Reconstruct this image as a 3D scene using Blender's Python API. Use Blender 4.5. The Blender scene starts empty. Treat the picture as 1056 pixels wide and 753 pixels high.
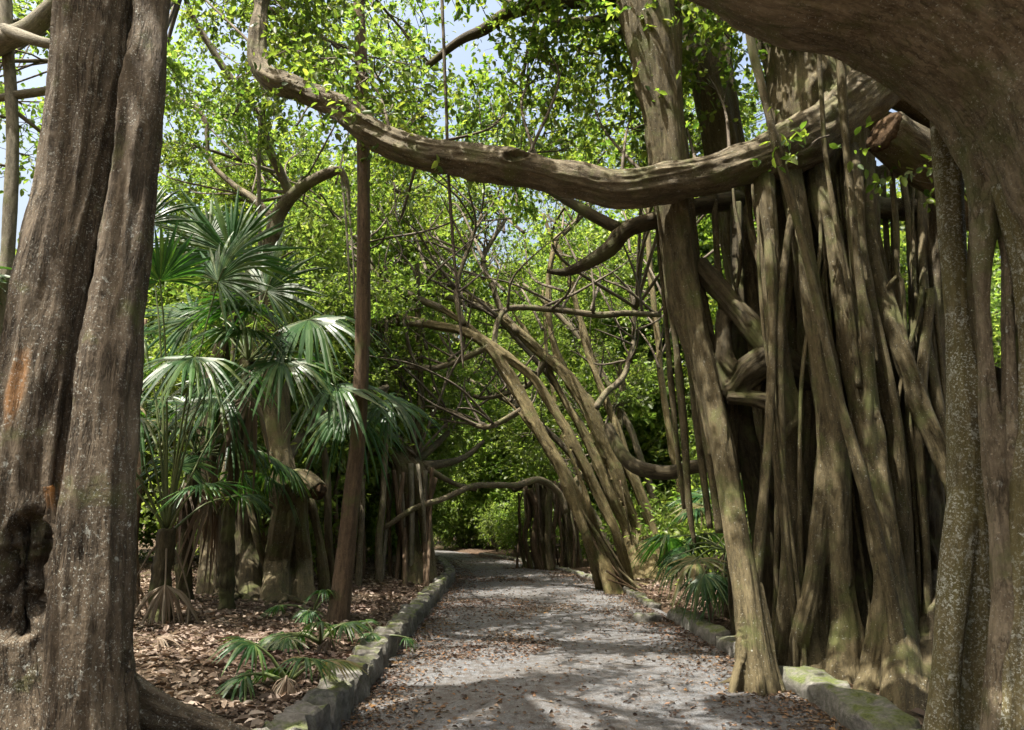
import bpy, math, random
import numpy as np

SC = bpy.context.scene
COL = SC.collection
R = np.random.default_rng(7)

# ------------------------------------------------------------------ camera model (real pinhole, used to survey the photo)
F, CX, CY = 780.0, 528.0, 376.5
PITCH = math.radians(11.8)
CAMZ = 1.6
cp, sp = math.cos(PITCH), math.sin(PITCH)

def at(px, py, Y):
    xc = (px - CX) / F; yc = (CY - py) / F
    dx, dy, dz = xc, cp - yc * sp, sp + yc * cp
    t = Y / dy
    return np.array([dx * t, Y, CAMZ + dz * t])

def depth(p):
    return p[1] * cp + (p[2] - CAMZ) * sp

# ------------------------------------------------------------------ numpy noise
def _h(ix, iy, iz, s):
    n = (ix * 374761393 + iy * 668265263 + iz * 2147483647 + s * 1274126177) & 0xFFFFFFFF
    n = ((n ^ (n >> 13)) * 1274126177) & 0xFFFFFFFF
    n = ((n ^ (n >> 16)) * 2246822519) & 0xFFFFFFFF
    n = n ^ (n >> 15)
    return (n & 0xFFFF) / 32767.5 - 1.0

def vnoise(p, s=0):
    p = np.asarray(p, float)
    i = np.floor(p).astype(np.int64); f = p - i
    f = f * f * (3 - 2 * f)
    x, y, z = i[..., 0], i[..., 1], i[..., 2]
    fx, fy, fz = f[..., 0], f[..., 1], f[..., 2]
    def L(a, b, t): return a + (b - a) * t
    return L(L(L(_h(x, y, z, s), _h(x+1, y, z, s), fx), L(_h(x, y+1, z, s), _h(x+1, y+1, z, s), fx), fy),
             L(L(_h(x, y, z+1, s), _h(x+1, y, z+1, s), fx), L(_h(x, y+1, z+1, s), _h(x+1, y+1, z+1, s), fx), fy), fz)

def fbm(p, o=3, s=0):
    a, t, q = 1.0, 0, np.asarray(p, float)
    for k in range(o):
        t = t + a * vnoise(q, s + k); a *= .5; q = q * 2.03 + 11.3
    return t

def unit(v):
    v = np.asarray(v, float)
    return v / np.maximum(np.linalg.norm(v, axis=-1, keepdims=True), 1e-9)

# ------------------------------------------------------------------ terrain
YL = [-30, 0, 6.4, 8, 14, 20, 22, 25, 30, 35, 40, 46, 55, 70]
XL = [-1.4, -1.38, -1.38, -1.4, -1.5, -1.58, -1.6, -1.9, -2.6, -3.7, -5.3, -8, -13, -22]
YR = [-30, 0, 5.6, 8, 13, 20, 25, 30, 34, 40, 46, 52, 60, 70]
XR = [2.65, 2.65, 2.66, 2.68, 2.66, 2.6, 1.95, 1.05, .1, -1.5, -4, -7, -11, -17]
def xl(y): return np.interp(y, YL, XL)
def xr(y): return np.interp(y, YR, XR)

def sstep(a, b, x):
    t = np.clip((x - a) / (b - a), 0, 1); return t * t * (3 - 2 * t)

def ground(x, y):
    x = np.asarray(x, float); y = np.asarray(y, float)
    dl = xl(y) - .12 - x; dr = x - xr(y) - .2
    n = fbm(np.stack([x * .7, y * .7, x * 0], -1), 3, 5)
    n2 = fbm(np.stack([x * 3.1, y * 3.1, x * 0 + 4], -1), 2, 9)
    bump = .05 * n + .018 * n2
    hl = .2 + .035 * np.clip(dl, 0, 14) + bump
    hr = .05 + .03 * np.clip(dr, 0, 14) + bump
    z = np.full(np.broadcast(x, y).shape, -.06)
    wl = sstep(0, .12, dl); wr = sstep(0, .3, dr)
    return z * (1 - wl) * (1 - wr) + hl * wl + hr * wr

def pathz(x, y):
    u = (x - (xl(y) + xr(y)) / 2) / 2.05
    return .03 * (1 - u * u) + .012 * fbm(np.stack([np.asarray(x) * .9, np.asarray(y) * .9, np.asarray(x) * 0], -1), 2, 31)

def gz(x, y):
    return float(ground(x, y)) if (x < xl(y) - .05 or x > xr(y) + .05) else float(pathz(np.array(x), np.array(y)))

def on_ground(px, py, sink=0.0):
    lo, hi = 2.0, 80.0
    for _ in range(50):
        m = (lo + hi) / 2; p = at(px, py, m)
        if p[2] - gz(p[0], p[1]) > 0: lo = m
        else: hi = m
    p = at(px, py, lo); p[2] = gz(p[0], p[1]) - sink
    return p

# ------------------------------------------------------------------ mesh helpers
class MB:
    def __init__(s): s.V = []; s.Q = []; s.T = []; s.N = []; s.K = []; s.mq = []; s.mt = []; s.n = 0
    def add(s, V, Q=None, T=None, K=None, m=0, ng=None):
        V = np.asarray(V, float)
        if Q is not None and len(Q): s.Q.append(np.asarray(Q) + s.n); s.mq.append(np.full(len(Q), m))
        if T is not None and len(T): s.T.append(np.asarray(T) + s.n); s.mt.append(np.full(len(T), m))
        if ng: s.N += [[i + s.n for i in f] for f in ng]
        s.V.append(V); s.K.append(np.zeros((len(V), 3)) if K is None else K); s.n += len(V)
    def arrays(s):
        V = np.concatenate(s.V) if s.V else np.zeros((0, 3)); K = np.concatenate(s.K) if s.K else np.zeros((0, 3))
        Q = np.concatenate(s.Q) if s.Q else np.zeros((0, 4), int); T = np.concatenate(s.T) if s.T else np.zeros((0, 3), int)
        mq = np.concatenate(s.mq) if s.mq else np.zeros(0, int); mt = np.concatenate(s.mt) if s.mt else np.zeros(0, int)
        return V, Q, T, K, mq, mt

def make_mesh(name, V, Q, T, K=None, mats=(), mq=None, mt=None, smooth=True):
    me = bpy.data.meshes.new(name)
    nq, nt = len(Q), len(T)
    me.vertices.add(len(V)); me.vertices.foreach_set('co', np.ascontiguousarray(V, np.float32).ravel())
    me.loops.add(nq * 4 + nt * 3); me.polygons.add(nq + nt)
    idx = np.concatenate([np.asarray(Q, np.int32).ravel(), np.asarray(T, np.int32).ravel()]).astype(np.int32)
    me.loops.foreach_set('vertex_index', idx)
    st = np.concatenate([np.arange(nq) * 4, nq * 4 + np.arange(nt) * 3]).astype(np.int32)
    me.polygons.foreach_set('loop_start', st)
    if mq is not None and mt is not None and len(mats) > 1:
        me.polygons.foreach_set('material_index', np.concatenate([mq, mt]).astype(np.int32))
    me.polygons.foreach_set('use_smooth', np.full(nq + nt, bool(smooth)))
    for m in mats: me.materials.append(m)
    if K is not None:
        a = me.attributes.new('bk', 'FLOAT_VECTOR', 'POINT'); a.data.foreach_set('vector', np.ascontiguousarray(K, np.float32).ravel())
    me.update(calc_edges=True)
    return me

def link(name, me, parent=None, loc=(0, 0, 0)):
    o = bpy.data.objects.new(name, me); COL.objects.link(o); o.location = loc
    if parent is not None: o.parent = parent
    return o

def tag(o, label=None, cat=None, group=None, kind=None):
    if label: o['label'] = label
    if cat: o['category'] = cat
    if group: o['group'] = group
    if kind: o['kind'] = kind
    return o

def empty(name, loc, label, cat, group=None):
    o = bpy.data.objects.new(name, None); COL.objects.link(o); o.location = tuple(map(float, loc)); o.empty_display_size = .2
    return tag(o, label, cat, group)

def copy_tree(o, parent=None):
    c = o.copy(); COL.objects.link(c); c.parent = parent
    for ch in list(o.children): copy_tree(ch, c)
    return c

def build(mb, name, mats, parent=None, smooth=True, base=None):
    V, Q, T, K, mq, mt = mb.arrays()
    loc = (0, 0, 0)
    if parent is not None and base is None: base = np.array(parent.location)
    if base is not None: V = V - np.asarray(base)
    me = make_mesh(name, V, Q, T, K, mats, mq, mt, smooth)
    return link(name, me, parent, (0, 0, 0) if parent is not None else tuple(base) if base is not None else (0, 0, 0))

# ------------------------------------------------------------------ tubes
def spline(P, step=.05):
    """Catmull-Rom through rows (x, y, z, r)."""
    P = np.asarray(P, float)
    if len(P) == 2: P = np.stack([P[0], P[0] * .67 + P[1] * .33, P[0] * .33 + P[1] * .67, P[1]])
    E = np.concatenate([[2 * P[0] - P[1]], P, [2 * P[-1] - P[-2]]])
    out = []
    for i in range(1, len(E) - 2):
        p0, p1, p2, p3 = E[i-1], E[i], E[i+1], E[i+2]
        n = max(2, int(np.linalg.norm((p2 - p1)[:3]) / step))
        t = (np.arange(n) / n)[:, None]
        out.append(.5 * (2 * p1 + (p2 - p0) * t + (2*p0 - 5*p1 + 4*p2 - p3) * t**2 + (3*p1 - p0 - 3*p2 + p3) * t**3))
    out.append(E[-2][None])
    O = np.concatenate(out); O[:, 3] = np.maximum(O[:, 3], .001)
    return O

def frames(C):
    T = unit(np.gradient(C, axis=0))
    N = np.zeros_like(C)
    a = np.array([1., 0, 0]) if abs(T[0, 0]) < .8 else np.array([0, 1., 0])
    n = unit(a - T[0] * np.dot(a, T[0]))
    for i in range(len(C)):
        n = n - T[i] * np.dot(n, T[i]); n = n / max(np.linalg.norm(n), 1e-9); N[i] = n
    return T, N, np.cross(T, N)

def tube(mb, S, seg=10, m=0, flute=0., nf=5, seed=0, cap=True):
    C, r = S[:, :3], S[:, 3]
    T, N, B = frames(C)
    L = np.concatenate([[0], np.cumsum(np.linalg.norm(np.diff(C, axis=0), axis=1))]) + seed * 3.7
    th = np.arange(seg) / seg * 2 * math.pi
    ct, stt = np.cos(th), np.sin(th)
    rr = r[:, None] * np.ones(seg)
    if flute:
        rr = rr * (1 + flute * fbm(np.stack([np.broadcast_to(ct * nf * .5, rr.shape), np.broadcast_to(stt * nf * .5, rr.shape),
                                             np.broadcast_to((L * .8)[:, None], rr.shape)], -1), 2, seed))
    V = C[:, None] + rr[..., None] * (ct[None, :, None] * N[:, None] + stt[None, :, None] * B[:, None])
    K = np.stack([rr * ct, rr * stt, np.broadcast_to(L[:, None], rr.shape)], -1) + np.array([seed * .31, 0, 0])
    n = len(C)
    i = np.arange(n - 1)[:, None] * seg + np.arange(seg)[None]
    j = np.arange(n - 1)[:, None] * seg + (np.arange(seg)[None] + 1) % seg
    Q = np.stack([i, j, j + seg, i + seg], -1).reshape(-1, 4)
    V = V.reshape(-1, 3); K = K.reshape(-1, 3)
    Tt = []
    if cap:
        e0, e1 = len(V), len(V) + 1
        V = np.concatenate([V, C[:1], C[-1:]]); K = np.concatenate([K, [[0, 0, L[0]], [0, 0, L[-1]]]])
        a = np.arange(seg); b = (a + 1) % seg
        Tt = np.concatenate([np.stack([b, a, np.full(seg, e0)], -1), np.stack([a + (n-1)*seg, b + (n-1)*seg, np.full(seg, e1)], -1)])
    mb.add(V, Q, Tt, K, m)

def strand(pts):
    """photo survey points (px, py, Y or None for 'on the ground', width px) -> world (x, y, z, r)"""
    out = []
    for px, py, Y, w in pts:
        p = on_ground(px, py, .12) if Y is None else at(px, py, Y)
        out.append([*p, .5 * w * depth(p) / F])
        if Y is None: out.append([p[0], p[1], p[2] - .4, out[-1][3] * 1.05])
    return np.array(out)

def grid_nearest(V, C, rad):
    idx = np.empty(len(V), int)
    for a in range(0, len(V), 4000):
        d = ((V[a:a+4000, None] - C[None]) ** 2).sum(-1) / (rad ** 2)[None]
        idx[a:a+4000] = d.argmin(1)
    return idx

def fused(name, strands, mat, parent, voxel=.02, disp=.012, gscale=(9, 1.3), lump=.0, seed=0, step=.06, smooth_it=3, dents=(), vines=0, wob=.0, ridge=1.0):
    """several strands melted into one skin (voxel remesh), then worn along the grain"""
    raw = MB(); Cs, Rs, Ns, Bs, Ls, Ts = [], [], [], [], [], []
    for k, P in enumerate(strands):
        S = spline(P, step)
        if wob:
            n = len(S); q = np.stack([np.arange(n) * step * .9, np.full(n, k * 7.3), np.full(n, seed * 1.7)], -1)
            S[:, 0] += wob * vnoise(q, 1) ; S[:, 1] += wob * vnoise(q, 2)
            S[:, 3] *= 1 + .13 * vnoise(q * 1.7, 3)
        tube(raw, S, 14, flute=.10, seed=seed * 13 + k)
        T, N, B = frames(S[:, :3])
        vr = np.random.default_rng(seed * 101 + k)
        for v in range(vines):      # finer roots grown onto the surface of this one
            n = len(S)
            if n < 8: break
            i0 = int(n * vr.uniform(0, .45)); i1 = int(n * vr.uniform(.6, 1.)); 
            if i1 - i0 < 6: continue
            a = vr.uniform(0, 6.28) + vr.normal() * .9 * np.linspace(0, 1, i1 - i0) + .5 * vnoise(np.stack([np.arange(i1 - i0) * .12, np.full(i1 - i0, v * 9.), np.full(i1 - i0, k * 5.)], -1), seed)
            sl_ = slice(i0, i1); rv = S[sl_, 3]
            VS = np.empty((i1 - i0, 4)); VS[:, :3] = S[sl_, :3] + (N[sl_] * np.cos(a)[:, None] + B[sl_] * np.sin(a)[:, None]) * (rv * .98)[:, None]
            tp = np.clip(np.sin(np.linspace(.02, math.pi - .02, i1 - i0)) * 1.15, 0, 1); VS[:, :3] -= (N[sl_] * np.cos(a)[:, None] + B[sl_] * np.sin(a)[:, None]) * (rv * .75 * (1 - tp))[:, None]; VS[:, 3] = np.clip(rv * vr.uniform(.18, .40), voxel * .9, .09) * tp; tube(raw, VS, 8, seed=seed + v)
        L = np.concatenate([[0], np.cumsum(np.linalg.norm(np.diff(S[:, :3], axis=0), axis=1))])
        Cs.append(S[:, :3]); Rs.append(S[:, 3]); Ns.append(N); Bs.append(B); Ts.append(T); Ls.append(L + k * 5.3 + seed * 2.1)
    V, Q, T, K, _, _ = raw.arrays()
    me = make_mesh('tmp', V, Q, T)
    o = bpy.data.objects.new('tmp', me); COL.objects.link(o)
    md = o.modifiers.new('r', 'REMESH'); md.mode = 'VOXEL'; md.voxel_size = voxel
    ms = o.modifiers.new('s', 'SMOOTH'); ms.iterations = smooth_it; ms.factor = .5
    dg = bpy.context.evaluated_depsgraph_get()
    m2 = bpy.data.meshes.new_from_object(o.evaluated_get(dg))
    bpy.data.objects.remove(o); bpy.data.meshes.remove(me)
    n = len(m2.vertices); V = np.empty(n * 3, np.float32); m2.vertices.foreach_get('co', V); V = V.reshape(-1, 3).astype(float)
    NV = np.empty(n * 3, np.float32); m2.vertex_normals.foreach_get('vector', NV); NV = NV.reshape(-1, 3).astype(float)
    C = np.concatenate(Cs); rad = np.concatenate(Rs); N = np.concatenate(Ns); B = np.concatenate(Bs); L = np.concatenate(Ls); TT = np.concatenate(Ts)
    ix = grid_nearest(V, C, rad)
    off = V - C[ix]
    K = np.stack([(off * N[ix]).sum(1), (off * B[ix]).sum(1), L[ix] + (off * TT[ix]).sum(1)], -1) + np.array([seed * .37, seed * .11, 0])
    d = disp * fbm(K * np.array([gscale[0], gscale[0], gscale[1]]), 3, seed)
    d += ridge * disp * .9 * (.5 - 2 * np.abs(vnoise(K * np.array([15, 15, .8]), seed + 9)).clip(0, .6))
    d += disp * .35 * fbm(K * np.array([26, 26, 5]), 2, seed + 5)
    if lump: d += lump * fbm(V * 2.3, 2, seed + 3)
    for (c, rr, dep, rough) in dents:
        q = np.linalg.norm((V - np.asarray(c)) / np.asarray(rr), axis=1) + .22 * fbm(V * 6, 2, 77)
        w = sstep(1.0, .72, q) if False else 1 - sstep(.72, 1.0, q)
        d = d - dep * w + rough * w * fbm(V * 14, 3, 88)
        rim = np.exp(-((q - 1.05) / .12) ** 2); d += .010 * rim
    V = V + NV * d[:, None]
    base = np.array(parent.location)
    m2.vertices.foreach_set('co', np.ascontiguousarray(V - base, np.float32).ravel())
    a = m2.attributes.new('bk', 'FLOAT_VECTOR', 'POINT'); a.data.foreach_set('vector', np.ascontiguousarray(K, np.float32).ravel())
    m2.polygons.foreach_set('use_smooth', np.ones(len(m2.polygons), bool))
    m2.materials.clear(); m2.materials.append(mat); m2.update(); m2.name = name
    return link(name, m2, parent)

# ------------------------------------------------------------------ materials
def newmat(name):
    m = bpy.data.materials.new(name); m.use_nodes = True
    nt = m.node_tree; nt.nodes.clear()
    out = nt.nodes.new('ShaderNodeOutputMaterial')
    return m, nt, out

class NT:
    def __init__(s, nt): s.nt = nt
    def n(s, t, **kw):
        x = s.nt.nodes.new(t)
        for k, v in kw.items(): setattr(x, k, v)
        return x
    def l(s, a, b): s.nt.links.new(a, b)
    def noise(s, vec, scale, detail=4, rough=.55):
        x = s.n('ShaderNodeTexNoise'); x.inputs['Scale'].default_value = scale; x.inputs['Detail'].default_value = detail
        x.inputs['Roughness'].default_value = rough
        if vec is not None: s.l(vec, x.inputs['Vector'])
        return x.outputs['Fac']
    def ramp(s, fac, stops, interp='LINEAR'):
        x = s.n('ShaderNodeValToRGB'); r = x.color_ramp; r.interpolation = interp
        while len(r.elements) < len(stops): r.elements.new(.5)
        for e, (p, c) in zip(r.elements, stops):
            e.position = p; e.color = (*c, 1) if len(c) == 3 else c
        s.l(fac, x.inputs['Fac']); return x.outputs['Color']
    def mapr(s, fac, a, b, c=0., d=1.):
        x = s.n('ShaderNodeMapRange'); s.l(fac, x.inputs[0])
        for i, v in enumerate((a, b, c, d)): x.inputs[i + 1].default_value = v
        return x.outputs[0]
    def mix(s, fac, a, b, mode='MIX'):
        x = s.n('ShaderNodeMix', data_type='RGBA', blend_type=mode)
        for sock, v in ((x.inputs[0], fac), (x.inputs[6], a), (x.inputs[7], b)):
            if isinstance(v, (int, float)): sock.default_value = v
            elif isinstance(v, tuple): sock.default_value = (*v, 1)
            else: s.l(v, sock)
        return x.outputs[2]
    def math(s, op, a, b=0.):
        x = s.n('ShaderNodeMath', operation=op)
        for sock, v in ((x.inputs[0], a), (x.inputs[1], b)):
            if isinstance(v, (int, float)): sock.default_value = v
            else: s.l(v, sock)
        return x.outputs[0]
    def mapping(s, vec, scale):
        x = s.n('ShaderNodeMapping'); x.inputs['Scale'].default_value = scale; s.l(vec, x.inputs['Vector']); return x.outputs[0]
    def bump(s, h, strength, dist=.02, normal=None):
        x = s.n('ShaderNodeBump'); x.inputs['Strength'].default_value = strength; x.inputs['Distance'].default_value = dist
        s.l(h, x.inputs['Height'])
        if normal is not None: s.l(normal, x.inputs['Normal'])
        return x.outputs[0]
    def bsdf(s, col, rough, normal=None, spec=.3):
        b = s.n('ShaderNodeBsdfPrincipled')
        if isinstance(col, tuple): b.inputs['Base Color'].default_value = (*col, 1)
        else: s.l(col, b.inputs['Base Color'])
        if isinstance(rough, (int, float)): b.inputs['Roughness'].default_value = rough
        else: s.l(rough, b.inputs['Roughness'])
        b.inputs['Specular IOR Level'].default_value = spec
        if normal is not None: s.l(normal, b.inputs['Normal'])
        return b.outputs[0]

def bark(name, dark, light, streak=(11, 11, 1.3), moss=.25, mosscol=(.085, .095, .03), lichen=.0, bump=.5, patches=(), lichen_scale=26, rings=.0):
    m, nt, out = newmat(name); g = NT(nt)
    bk = g.n('ShaderNodeAttribute', attribute_name='bk').outputs['Vector']
    geo = g.n('ShaderNodeNewGeometry'); pos = geo.outputs['Position']
    s1 = g.noise(g.mapping(bk, streak), 1.0, 7, .65)
    fine = g.noise(g.mapping(bk, (70, 70, 22)), 1.0, 4, .7)
    big = g.noise(pos, 1.6, 3, .5)
    col = g.ramp(s1, [(.28, tuple(c * .75 for c in dark)), (.45, dark), (.62, light), (.8, tuple(min(1, c * 1.25) for c in light))])
    col = g.mix(g.mapr(big, .3, .7, 0, .45), col, tuple(c * .62 for c in dark))
    col = g.mix(g.mapr(fine, .35, .75, 0, .4), col, tuple(min(1, c * 1.35) for c in light))
    md_ = g.noise(g.mapping(bk, (26, 26, 8)), 1.0, 6, .7)
    col = g.mix(g.mapr(md_, .36, .52, .55, 0), col, tuple(c * .42 for c in dark))
    col = g.mix(g.mapr(md_, .56, .72, 0, .5), col, tuple(min(1, c * 1.3) for c in light))
    vo = g.n('ShaderNodeTexVoronoi'); vo.inputs['Scale'].default_value = 1.0; g.l(g.mapping(bk, (24, 24, 34)), vo.inputs['Vector'])
    col = g.mix(g.math('MULTIPLY', g.mapr(vo.outputs['Distance'], .10, .2, .6, 0), g.mapr(big, .4, .55, 0, 1)), col, tuple(min(1, c * 1.5) for c in light))
    ck = g.noise(g.mapping(bk, (streak[0] * 2.2, streak[1] * 2.2, streak[2] * 1.5)), 1.0, 6, .6)
    crack = g.mapr(g.math('ABSOLUTE', g.math('SUBTRACT', ck, .5)), .0, .035, 1, 0)
    crack = g.math('MULTIPLY', crack, g.mapr(g.noise(pos, 3.1, 3), .42, .58, 0, 1))
    col = g.mix(g.math('MULTIPLY', crack, .5), col, tuple(c * .3 for c in dark))
    if moss:
        mn = g.noise(pos, 2.7, 5, .65)
        col = g.mix(g.mapr(mn, .62 - moss * .5, .72 - moss * .2, 0, .75), col, mosscol)
    for (c, rad, pc, amt) in patches:
        d = g.n('ShaderNodeVectorMath', operation='DISTANCE'); sc_ = g.n('ShaderNodeVectorMath', operation='MULTIPLY')
        sc_.inputs[1].default_value = tuple(1 / r for r in rad); g.l(pos, sc_.inputs[0])
        g.l(sc_.outputs[0], d.inputs[0]); d.inputs[1].default_value = tuple(c[i] / rad[i] for i in range(3))
        dn = g.math('ADD', d.outputs['Value'], g.mapr(g.noise(g.mapping(bk, (9, 9, 3)), 1., 5), 0, 1, -.7, .7))
        col = g.mix(g.mapr(dn, .55, 1.05, amt, 0), col, pc)
    if lichen:
        lb = g.noise(pos, 2.6, 5, .7); lv = g.noise(pos, 6.0, 3, .6)
        l1 = g.mapr(g.noise(pos, lichen_scale * 1.9, 4, .7), .66 - lichen * .12, .71 - lichen * .12, 0, .8)
        l2 = g.mapr(g.noise(pos, lichen_scale * .55, 7, .75), .66 - lichen * .11, .70 - lichen * .11, 0, .7)
        f = g.math('MAXIMUM', g.math('MULTIPLY', l1, g.mapr(lb, .36, .58, 0, 1)), g.math('MULTIPLY', l2, g.mapr(lv, .40, .6, 0, 1)))
        col = g.mix(f, col, (.42, .43, .38))
    h = g.math('ADD', g.math('MULTIPLY', s1, 1.0), g.math('MULTIPLY', fine, .35)); h = g.math('ADD', h, g.math('MULTIPLY', md_, .7))
    h = g.math('SUBTRACT', h, g.math('MULTIPLY', crack, .5))
    if rings:
        rn = g.noise(g.mapping(bk, (3, 3, 42)), 1.0, 3, .5); h = g.math('ADD', h, g.math('MULTIPLY', rn, rings))
    g.l(g.bsdf(col, .82, g.bump(h, bump, .03), .2), out.inputs[0])
    return m

def leafmat(name, cols, trans, tfac=.5, rough=.42, spec=.4):
    m, nt, out = newmat(name); g = NT(nt)
    geo = g.n('ShaderNodeNewGeometry')
    rnd = geo.outputs['Random Per Island']
    col = g.ramp(rnd, [(i / (len(cols) - 1), c) for i, c in enumerate(cols)])
    big = g.noise(geo.outputs['Position'], .55, 2)
    hs = g.n('ShaderNodeHueSaturation'); g.l(col, hs.inputs['Color']); g.l(g.mapr(big, .3, .7, .75, 1.25), hs.inputs['Value'])
    g.l(g.mapr(big, .3, .7, .485, .515), hs.inputs['Hue'])
    col = hs.outputs[0]
    b = g.bsdf(col, rough, None, spec)
    t = g.n('ShaderNodeBsdfTranslucent')
    tc = g.mix(1.0, col, trans, 'MULTIPLY')
    sc_ = g.n('ShaderNodeVectorMath', operation='SCALE'); g.l(tc, sc_.inputs[0]); sc_.inputs['Scale'].default_value = 1.0
    g.l(sc_.outputs[0], t.inputs[0])
    mx = g.n('ShaderNodeMixShader'); mx.inputs[0].default_value = tfac; g.l(b, mx.inputs[1]); g.l(t.outputs[0], mx.inputs[2])
    g.l(mx.outputs[0], out.inputs[0])
    return m

M = {}
M['bark_col'] = bark('banyan_bark', (0.056, 0.044, 0.021), (0.128, 0.103, 0.055), moss=.22, lichen=.25, rings=.25)
M['bark_dark'] = bark('banyan_bark_shaded', (0.036, 0.029, 0.015), (0.082, 0.065, 0.035), moss=.25, rings=.2)  # darker copy of the banyan bark, shade on rear columns put into its colour
M['bark_limb'] = bark('limb_bark', (0.075, 0.059, 0.036), (0.170, 0.141, 0.090), streak=(7, 7, 2.2), moss=.22, lichen=.3, rings=.5)
M['bark_brown'] = bark('brown_bark', (.075, .05, .03), (.15, .103, .064), streak=(13, 13, 1.1), moss=.1, rings=.15)
M['bark_lean'] = bark('leaning_bark', (0.075, 0.058, 0.025), (0.155, 0.125, 0.058), streak=(6, 6, .9), moss=.15, lichen=.3)
M['bark_moss'] = bark('mossy_root_bark', (0.085, 0.067, 0.032), (0.165, 0.136, 0.069), moss=.5, mosscol=(.10, .085, .03), lichen=1.0, lichen_scale=30)
M['bark_near'] = bark('near_limb_bark', (0.120, 0.091, 0.057), (0.225, 0.182, 0.123), streak=(5, 5, 2.5), moss=.25, lichen=.45, bump=.7, rings=.3)
M['bark_grey'] = bark('grey_bark', (0.120, 0.106, 0.074), (0.220, 0.197, 0.143), streak=(8, 8, 2), moss=.15, lichen=.3)
M['twig'] = bark('twig_bark', (.07, .055, .038), (.16, .135, .10), moss=0, bump=.2)
po, pk = at(48, 478, 4.62), at(8, 395, 4.7)
M['bark_left'] = bark('big_trunk_bark', (.064, .047, .03), (.155, .122, .084), streak=(6, 6, .9), moss=.1, lichen=.62, bump=.85, lichen_scale=34, rings=.12,
    patches=((po, (.10, .5, .26), (.40, .18, .045), .8), (pk, (.07, .5, .28), (.30, .14, .045), .6)))
G1 = [(.034, .068, .016), (.066, .112, .024), (.105, .15, .034), (.165, .20, .05)]
M['leaf'] = leafmat('fig_leaf', G1, (2.2, 2.2, 1.0), .5)
M['leaf_bright'] = leafmat('young_leaf', [(.062, .105, .022), (.115, .16, .034), (.18, .225, .055)], (1.9, 2.05, 1.2), .55)
M['leaf_far'] = leafmat('thicket_leaf', [(.055, .088, .022), (.10, .14, .034), (.155, .19, .052)], (2.4, 2.5, 1.5), .55)
M['palm'] = leafmat('palm_blade', [(.018, .052, .014), (.027, .072, .019), (.045, .10, .026), (.085, .11, .03)], (2.0, 2.2, .8), .34, .4, .32)
M['palm_old'] = leafmat('ageing_palm_blade', [(.05, .075, .02), (.085, .10, .028), (.14, .12, .045), (.18, .14, .075)], (1.6, 1.6, .8), .3, .5, .25)
M['stalk'] = leafmat('palm_stalk', [(.06, .09, .025), (.10, .12, .04)], (1, 1, 1), .05)
M['deadpalm'] = leafmat('dead_palm_blade', [(.10, .07, .045), (.16, .12, .085), (.24, .20, .15)], (1, .9, .7), .25, .7, .2)
M['dead'] = leafmat('dead_leaf', [(.05, .032, .022), (.10, .068, .047), (.16, .115, .083), (.22, .165, .125), (.32, .26, .21)], (1, .8, .6), .12, .62, .3)
M['deadpath'] = leafmat('path_leaf', [(.035, .022, .015), (.065, .042, .027), (.10, .065, .042), (.14, .10, .07), (.22, .11, .04)], (1, .8, .6), .12, .6, .3)

def mat_cut(name):
    m, nt, out = newmat(name); g = NT(nt)
    bk = g.n('ShaderNodeNewGeometry').outputs['Position']
    c = g.ramp(g.noise(bk, 14, 6, .7), [(.3, (.012, .008, .005)), (.5, (.055, .034, .018)), (.75, (.13, .085, .048))])
    g.l(g.bsdf(c, .9, g.bump(g.noise(bk, 30, 5, .7), .8, .02), .1), out.inputs[0]); return m
M['cut'] = mat_cut('cut_wood')

def mat_ground():
    m, nt, out = newmat('leaf_strewn_soil'); g = NT(nt)
    pos = g.n('ShaderNodeNewGeometry').outputs['Position']
    v = g.n('ShaderNodeTexVoronoi'); v.inputs['Scale'].default_value = 17; g.l(pos, v.inputs['Vector'])
    c = g.ramp(v.outputs['Color'], [(0, (.035, .022, .014)), (.35, (.07, .044, .028)), (.7, (.11, .072, .048)), (1, (.17, .125, .09))])
    big = g.noise(pos, 1.1, 5, .6)
    c = g.mix(g.mapr(big, .35, .65, 0, .6), c, (.05, .036, .024))
    far = g.noise(pos, .13, 3)
    c = g.mix(g.mapr(far, .45, .6, 0, .25), c, (.06, .08, .03))
    h = g.math('ADD', v.outputs['Distance'], g.noise(pos, 40, 5, .7))
    g.l(g.bsdf(c, .9, g.bump(h, .8, .04), .15), out.inputs[0]); return m
M['ground'] = mat_ground()

def mat_path():
    m, nt, out = newmat('dusty_asphalt'); g = NT(nt)
    pos = g.n('ShaderNodeNewGeometry').outputs['Position']
    f = g.noise(pos, 60, 5, .8); mid = g.noise(pos, 9, 6, .65); big = g.noise(pos, .9, 4, .6)
    v = g.n('ShaderNodeTexVoronoi'); v.inputs['Scale'].default_value = 48; g.l(pos, v.inputs['Vector'])
    c = g.ramp(f, [(.3, (.045, .046, .048)), (.5, (.125, .128, .132)), (.75, (.30, .30, .30))])
    c = g.mix(g.mapr(v.outputs['Distance'], .0, .35, .35, 0), c, (.27, .268, .265))
    c = g.mix(g.mapr(mid, .42, .62, 0, .7), c, (.062, .047, .035))
    c = g.mix(g.mapr(big, .45, .65, 0, .4), c, (.09, .078, .064))
    h = g.math('ADD', g.math('MULTIPLY', f, .8), g.math('MULTIPLY', v.outputs['Distance'], .8))
    g.l(g.bsdf(c, .88, g.bump(h, 1.0, .018), .25), out.inputs[0]); return m
M['path'] = mat_path()

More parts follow.
